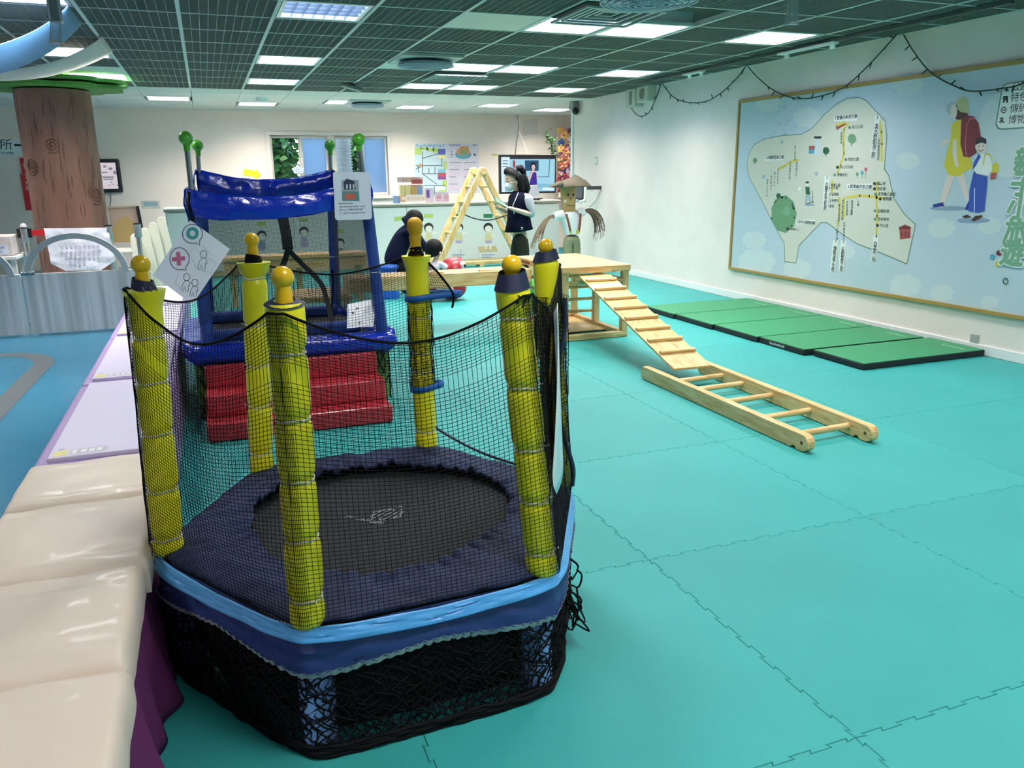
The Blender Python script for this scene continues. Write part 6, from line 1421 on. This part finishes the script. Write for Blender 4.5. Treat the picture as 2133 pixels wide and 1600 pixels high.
for nm_, u, v, dy, r_, mm in (('eye', 1053, 377, -.058, .009, BLACK), ('brow', 1053, 372, -.06, .012, HAIR), ('ear', 1071, 380, -.076, .020, SKIN)):
    m = MB(); m.ball(P(u, v, dy), r_, 10, sc=(.8, .5, 1.3) if nm_ == 'ear' else (1.1, .8, .5)); m.build(nm_, mm, WM, smooth=60)
m = MB(); m.tube(catm([P(1073,401,-.10), P(1064,416,-.14), P(1060,430,-.12), P(1063,445,-.13)], 5), .005, 5); m.build('lanyard', mat('lanyard_white', '#c8ccd4', .5), WM)
f1, f2, f3, f4 = P(1024,421,-.15), P(1037,411,.10), P(1057,424,.10), P(1046,433,-.15); FO = thing('folder', (f1+f3)/2, 'grey-green folder held open in the standing person\'s hands', 'folder'); m = MB(); m.prism([f1, f2, f3, f4], (0, 0, .012)); m.build('cover', mat('folder_green', '#5f7a6a', .6), FO, bevel=.003)
m = MB(); m.prism([f1+Vector((.01,.01,-.004)), f2+Vector((.01,-.01,-.004)), f3+Vector((-.01,-.01,-.004)), f4+Vector((-.01,.01,-.004))], (0,0,.004)); m.build('pages', PAPER, FO)
# ---- crouching adult in a navy hooded jacket
Y0 = 9.2; g0 = at(830, 560, Y0)
AD = thing('person', (g0.x, Y0, 0), 'crouching person in a navy hooded jacket and mask, bent towards the toddler', 'person')
V, E = [], []
chain(V, E, [(P(818,556), .10), (P(826,525), .10), (P(838,495), .105), (P(852,476), .075), (P(862,466), .042)])
chain(V, E, [(P(868,456), .072), (P(869,446), .070)], 4); chain(V, E, [(P(876,463), .040)], 5)
for s in (-1, 1):
    k_ = P(862, 556, .10*s); chain(V, E, [(P(820,562,.08*s), .085), (k_, .062), (G(P(842,590,.10*s), .06), .042), (G(P(858,590,.10*s), .035), .032)], 0)
    e_ = P(872, 510, .17*s); w_ = P(892, 520, .10*s); i0 = chain(V, E, [(P(853,480,.14*s), .05), (e_, .040), (w_, .027), (w_+Vector((.05,0,.01)), .025)], 3); fingers(V, E, i0, w_+Vector((.05,0,.01)), (1,0,.1), (0,1,0), (0,0,-1))
skinned('body', V, E, SKIN, AD)
V, E = [], []; JK = mat('jacket_navy', '#0f1730', .85, bump=(18, .35, .012), spec=.1)
chain(V, E, [(P(816,560), .125), (P(823,530), .135), (P(836,498), .145), (P(850,478), .11), (P(858,470), .075)])
for s in (-1, 1): e_ = P(872, 510, .17*s); w_ = P(889, 519, .10*s); chain(V, E, [(P(853,482,.145*s), .075), (e_, .062), (w_, .045)], 3)
skinned('jacket', V, E, JK, AD)
m = MB(); m.tube([P(846,468), P(853,463), P(860,466)], [.09,.10,.06], 16); m.build('hood', JK, AD, smooth=70)
for s in (-1, 1):
    V, E = [], []; chain(V, E, [(P(819,562,.08*s), .105), (P(862,556,.10*s), .080), (G(P(843,588,.10*s), .07), .062)]); skinned('trouser_leg', V, E, mat('trousers_black', '#12171a', .85, spec=.1), AD)
    m = MB(); q = G(P(850,590,.10*s), .045); m.ball(q, .05, 12, sc=(2.2,.85,.85)); m.build('shoe', mat('shoe_dark', '#23242a', .5), AD, smooth=60)
m = MB(); hc = P(865, 455); rg = []
for k in range(9):
    f = k/8; a = PI*.5*f; rg.append(ellring(hc+Vector((-.005, 0, -.015+.105*math.sin(a))), max(.003, .112*math.cos(a)), max(.003, .10*math.cos(a)), 24, .035*math.cos(a)))
m = MB(); m.ball(P(863,456), .108, 20, sc=(1,.95,1.02)); m.tube([P(858,458), P(857,467), P(859,474)], [.09,.085,.04], 14); m.build('hair', HAIR, AD, smooth=70)
m = MB(); m.ball(P(877,466), .052, 14, sc=(.8,1.1,.85)); m.build('face_mask', MASK, AD, smooth=60)
m = MB(); m.ball(P(864,460,-.085), .020, 10, sc=(.8,.5,1.3)); m.build('ear', SKIN, AD, smooth=60); m = MB(); m.ball(P(878,457,-.04), .008, 8); m.build('eye', BLACK, AD, smooth=60)
# ---- toddler on the red rocking toy
Y0 = 8.5; g0 = at(902, 560, Y0)
TD = thing('person', (g0.x, Y0, .2), 'toddler with a dark bowl haircut and pale patterned top riding the red toy', 'person')
V, E = [], []
chain(V, E, [(P(899,592), .062), (P(901,572), .068), (P(905,552), .062), (P(908,540), .034), (P(910,534), .036)])
chain(V, E, [(P(910,522), .075), (P(910,513), .070)], 4); chain(V, E, [(P(918,530), .040)], 5)
for s in (-1, 1):
    e_ = P(930,560,.10*s); w_ = P(944,553,.07*s); i0 = chain(V, E, [(P(913,546,.075*s), .034), (e_, .027), (w_, .020), (w_+Vector((.03,0,.0)), .018)], 2); fingers(V, E, i0, w_+Vector((.03,0,0)), (1,0,-.1), (0,1,0), (0,0,-1), .034, .006)
    k_ = P(930,594,.14*s); chain(V, E, [(P(904,598,.06*s), .052), (k_, .040), (P(936,612,.15*s), .028), (P(950,608,.15*s), .022)], 0)
skinned('body', V, E, SKIN, TD)
V, E = [], []; TOP = mat('toddler_top', '#e3d6de', .75, var=(38, '#b9b2c6', .5, .58))
chain(V, E, [(P(899,590), .078), (P(901,572), .084), (P(905,552), .076), (P(908,543), .05)])
for s in (-1, 1): chain(V, E, [(P(913,547,.08*s), .048), (P(930,560,.10*s), .040), (P(942,554,.075*s), .030)], 2)
skinned('top', V, E, TOP, TD)
for s in (-1, 1): V, E = [], []; chain(V, E, [(P(902,597,.06*s), .066), (P(929,594,.14*s), .050), (P(934,606,.15*s), .040)]); skinned('trouser_leg', V, E, mat('toddler_trousers', '#c9a9b6', .8), TD)
m = MB(); hc = P(906, 517); rg = []
for k in range(9):
    f = k/8; a = PI*.5*f; rg.append(ellring(hc+Vector((-.004, 0, -.03+.115*math.sin(a))), max(.003, .100*math.cos(a)), max(.003, .096*math.cos(a)), 24, .03*math.cos(a)))
m = MB(); m.ball(P(904,516), .098, 20, sc=(1,.98,1)); m.tube([P(900,519), P(899,527), P(902,534)], [.08,.075,.04], 14); m.build('hair', HAIR, TD, smooth=70)
for nm_, u, v, dy, r_, mm in (('ear', 913, 527, -.08, .018, SKIN), ('eye', 922, 523, -.045, .007, BLACK), ('nose', 926, 527, -.02, .010, SKIN), ('mouth', 923, 532.5, -.03, .008, mat('lip', '#b5766c', .5))):
    m = MB(); m.ball(P(u, v, dy), r_, 10, sc=(.8,.5,1.3) if nm_ == 'ear' else (1,1,.7)); m.build(nm_, mm, TD, smooth=60)
# ---- rocking toys
RED = mat('toy_red_plastic', '#a5162a', .4, coat=.1); GRN = mat('toy_green_plastic', '#4fa83c', .3, coat=.4)
def rocker(cx, cy, rot, mt, label):
    t = thing('rocking_toy', (0, 0, 0), label, 'rocking toy', 'plastic rocking toys')
    V, E = [], []; chain(V, E, [(Vector((-.20,0,.18)), (.13,.11)), (Vector((-.08,0,.165)), (.14,.12)), (Vector((.05,0,.21)), (.17,.17)), (Vector((.12,0,.32)), (.19,.18)), (Vector((.12,0,.41)), (.17,.16)), (Vector((.10,0,.48)), (.08,.08))]); chain(V, E, [(Vector((-.30,0,.24)), (.05,.05))], 0)
    skinned('toy_body', V, E, mt, t)
    m = MB(); m.ball((.10, 0, .135), .13, 20, sc=(1.3,1.1,1)); m.ball((-.17, 0, .125), .12, 20, sc=(1.4,.95,1)); m.build('rocker_base', mt, t, smooth=60); m = MB()
    for s in (): m.prism([(-.30+.60*f, s*.085, .012+.03*(2*f-1)**2) for f in [i/12 for i in range(13)]]+[(.30-.60*f, s*.085, .075+.03*(2*f-1)**2) for f in [i/12 for i in range(13)]], (0, .03, 0))
    for s in (-1, 1):
        m = MB(); m.ball((.20, s*.118, .40), .042, 14, sc=(.8,.8,1.1)); e_ = m.build('eye', PAPER, t, smooth=60); m = MB(); m.ball((.222, s*.146, .395), .016, 10); m.build('pupil', BLACK, e_, smooth=60)
        m = MB(); m.tube([(.08, s*.09, .36), (.07, s*.17, .37)], .016, 10); m.build('handle', mt, t, smooth=50)
    m = MB(); m.tube([(.225, .05*math.sin(a), .26+.02*math.cos(a*2)) for a in [-1.4+2.8*i/12 for i in range(13)]], .010, 6); m.build('mouth', mat('mouth_dark', '#5b0f1a', .5), t)
    t.location = (cx, cy, 0); t.rotation_euler = (0, 0, rot); return t
q = at(944, 590, 8.5); rocker(q.x-.12, 8.5, R(-4), RED, 'red plastic rocking toy with round white eyes under the toddler')
q = at(1130, 582, 7.5); rocker(q.x, 7.55, R(20), GRN, 'green plastic rocking toy mostly hidden behind the platform and plank')
# blue stool behind the adult
q = at(803, 560, 8.95); t = thing('blue_stool', (q.x, 8.95, 0), 'round blue plastic stool beside the crouching adult', 'stool')
BLP = mat('stool_blue', '#2258b8', .35); m = MB(); m.lathe([(.15,.003),(.155,.02),(.12,.18),(.13,.33)], (q.x, 8.95, 0), 28); m.build('body', BLP, t, smooth=50); m = MB(); m.lathe([(.13,.33),(.15,.34),(.15,.365),(.13,.375),(.001,.378)], (q.x, 8.95, 0), 28); m.build('seat', BLP, t, smooth=40)
# ================================================================== SCARECROW
Y0 = 10.1; q = at(1188, 440, Y0); SCR = thing('scarecrow', (q.x, Y0, 0), 'scarecrow with a tan cup face, white shirt, brown braces and straw arms', 'scarecrow')
TAN = mat('face_tan', '#b8945c', .6, var=(9, '#a9854f')); m = MB(); rg = []
for u, v, hw in ((1186,441,12),(1186,432,12.8),(1184.5,415,15),(1183.5,398,17),(1183,386,18.2)): rg.append(ellring(P(u, v), hw/151, hw/151*.8, 28))
loft(m, rg, cap=True); FACE = m.build('head', TAN, SCR, smooth=50)
fy = -.115
for u, v, r_, mm, nm_ in ((1177,405.5,2.6,BLACK,'eye'),(1187.5,405.5,2.6,BLACK,'eye'),(1182.5,412.5,2.2,mat('nose_brown','#6b3f1d',.6),'nose'),(1172,419,2.6,PAPER,'cheek_tuft'),(1196,418,3,PAPER,'cheek_tuft')):
    m = MB(); m.ball(P(u, v, fy+(.03 if nm_ == 'cheek_tuft' else .008)), r_/151, 10, sc=(1,.5,1.2)); m.build(nm_, mm, FACE, smooth=60)
m = MB(); m.tube([P(1174.5+1.6*i, 426.5+1.6*math.sin(PI*i/10), fy+.016-.016*math.sin(PI*i/10)) for i in range(11)], .006, 5); m.build('mouth', mat('nose_brown','#6b3f1d',.6), FACE)
STR = mat('hat_straw', '#5b5444', .8, bump=(60,.4,.01), stretch=(1,1,6)); m = MB(); hc = P(1186, 386); rg = []
for k, (w, h) in enumerate(((.30,-.02),(.305,-.01),(.24,.035),(.16,.07),(.10,.095),(.05,.11),(.004,.118))): rg.append(ellring(hc+Vector((.012*k,0,h+.0)), w, w*.75, 28, -.03*w/.3+(.02 if k < 2 else 0)*0+.028))
loft(m, rg, cap=True); m.build('hat', STR, SCR, smooth=60)
m = MB(); m.tube([P(1160,384,-.15), P(1150,386,-.17), P(1138,389,-.18)], [.05,.03,.006], 8); m.build('hat_brim_tip', STR, SCR, smooth=60)
m = MB(); rg = []; WSH = mat('shirt_white', '#e6e8ea', .8, bump=(12,.35,.012))
for u, v, hw, hd in ((1187,441,11,.085),(1187,446,18,.11),(1188,458,19.5,.12),(1190,472,18.5,.12),(1191,487,15.5,.11)): rg.append(ellring(P(u, v), hw/151, hd, 28))
loft(m, rg); m.tube([P(1172,448), P(1163,449), P(1154,451)], [.07,.062,.058], 14); m.tube([P(1203,446), P(1210,442), P(1216,440)], [.07,.062,.058], 14); m.build('shirt', WSH, SCR, smooth=60)
m = MB(); BRN = mat('brace_brown', '#7d3f22', .6)
for a, b in (((1172,445),(1181,483)), ((1202,444),(1198,483))): ribbon(m, [P(*a, -.118), P((a[0]+b[0])/2, (a[1]+b[1])/2, -.128), P(*b, -.118)], .030, .006)
m.build('braces', BRN, SCR)
m = MB(); m.poly([P(1192,479,-.125), P(1198,478,-.125), P(1199,485,-.122), P(1193,486,-.122)]); m.poly([P(1179,480,-.125), P(1183,480,-.125), P(1184,485,-.122), P(1180,485,-.122)]); m.build('brace_clip', mat('clip_yellow', '#c9b53a', .5), SCR)
PNT = mat('trousers_sack', '#8b8b6c', .85, bump=(15,.35,.012)); V, E = [], []
chain(V, E, [(P(1191,486), .115), (P(1191,495), .12)])
for s in (-1, 1): h_ = P(1191+8*s, 506); chain(V, E, [(h_, .085), (G(h_, .35), .075), (G(h_, .04), .075)], 1)
skinned('trousers', V, E, PNT, SCR); m = MB(); m.tube([G(P(1190,500), .02), P(1190,440)], .02, 8); m.build('pole', WZ, SCR)
STRAW = [mat('straw_a', '#5c4d3d', .8), mat('straw_b', '#7d6c58', .8)]
for arm in ([(1156,451),(1146,452),(1136,460),(1127,474),(1120,492),(1116,506)], [(1214,440),(1226,438),(1237,443),(1245,455),(1249,472),(1247,492)]):
    m = MB(); rnd = random.Random(len(m.v)+arm[0][0])
    for k in range(110):
        cut = rnd.uniform(.6, 1.0); ph = rnd.uniform(0, 6.28); pts = []; P6 = catm([P(*a) for a in arm], 3); nn = int(len(P6)*cut)
        for i in range(0, nn, 2):
            f = i/len(P6); w = .018+.075*f; pts.append(P6[i]+Vector((w*math.cos(ph), w*math.sin(ph)*.8, w*math.sin(ph+1)*.8-.05*f*f)))
        if len(pts) > 2: m.tube(pts, .0035, 3, rnd.randrange(2), cap=False)
    stuff(m.build('straw_arm', STRAW, SCR))
# wall monitor behind the scarecrow
a, b = at(1196, 384, 10.52), at(1222, 421, 10.52); t = thing('wall_monitor', ((a.x+b.x)/2, 10.56, (a.z+b.z)/2), 'dark wall monitor with a white bracket behind the scarecrow head', 'monitor')
m = MB(); m.bb((a.x, 10.54, b.z), (min(b.x, 5.36), 10.60, a.z+.06)); m.build('case', mat('monitor_grey', '#3d4044', .4), t, bevel=.01); m = MB(); m.bb((a.x+.02, 10.536, b.z+.06), (min(b.x, 5.36)-.06, 10.541, a.z)); m.build('screen', mat('monitor_screen', '#5d6268', .2), t)
m = MB(); m.tube(catm([at(1219,388,10.5), at(1219,405,10.5), at(1218,416,10.5), at(1212,420,10.5), at(1206,420,10.5)], 5), .022, 8); m.build('bracket', WHITE, t, smooth=50)
m = MB(); m.bb((b.x-.10, 10.56, a.z-.08), (XW-.001, 10.59, a.z-.03)); m.build('wall_arm', mat('monitor_grey', '#3d4044', .4), t)
m = MB(); m.tube(catm([atx(1228,392,XW-.01), atx(1240,400,XW-.01), atx(1243,412,XW-.01), atx(1232,425,XW-.01), atx(1226,430,XW-.01)], 5), .006, 5); m.build('cable', WHITE, t)
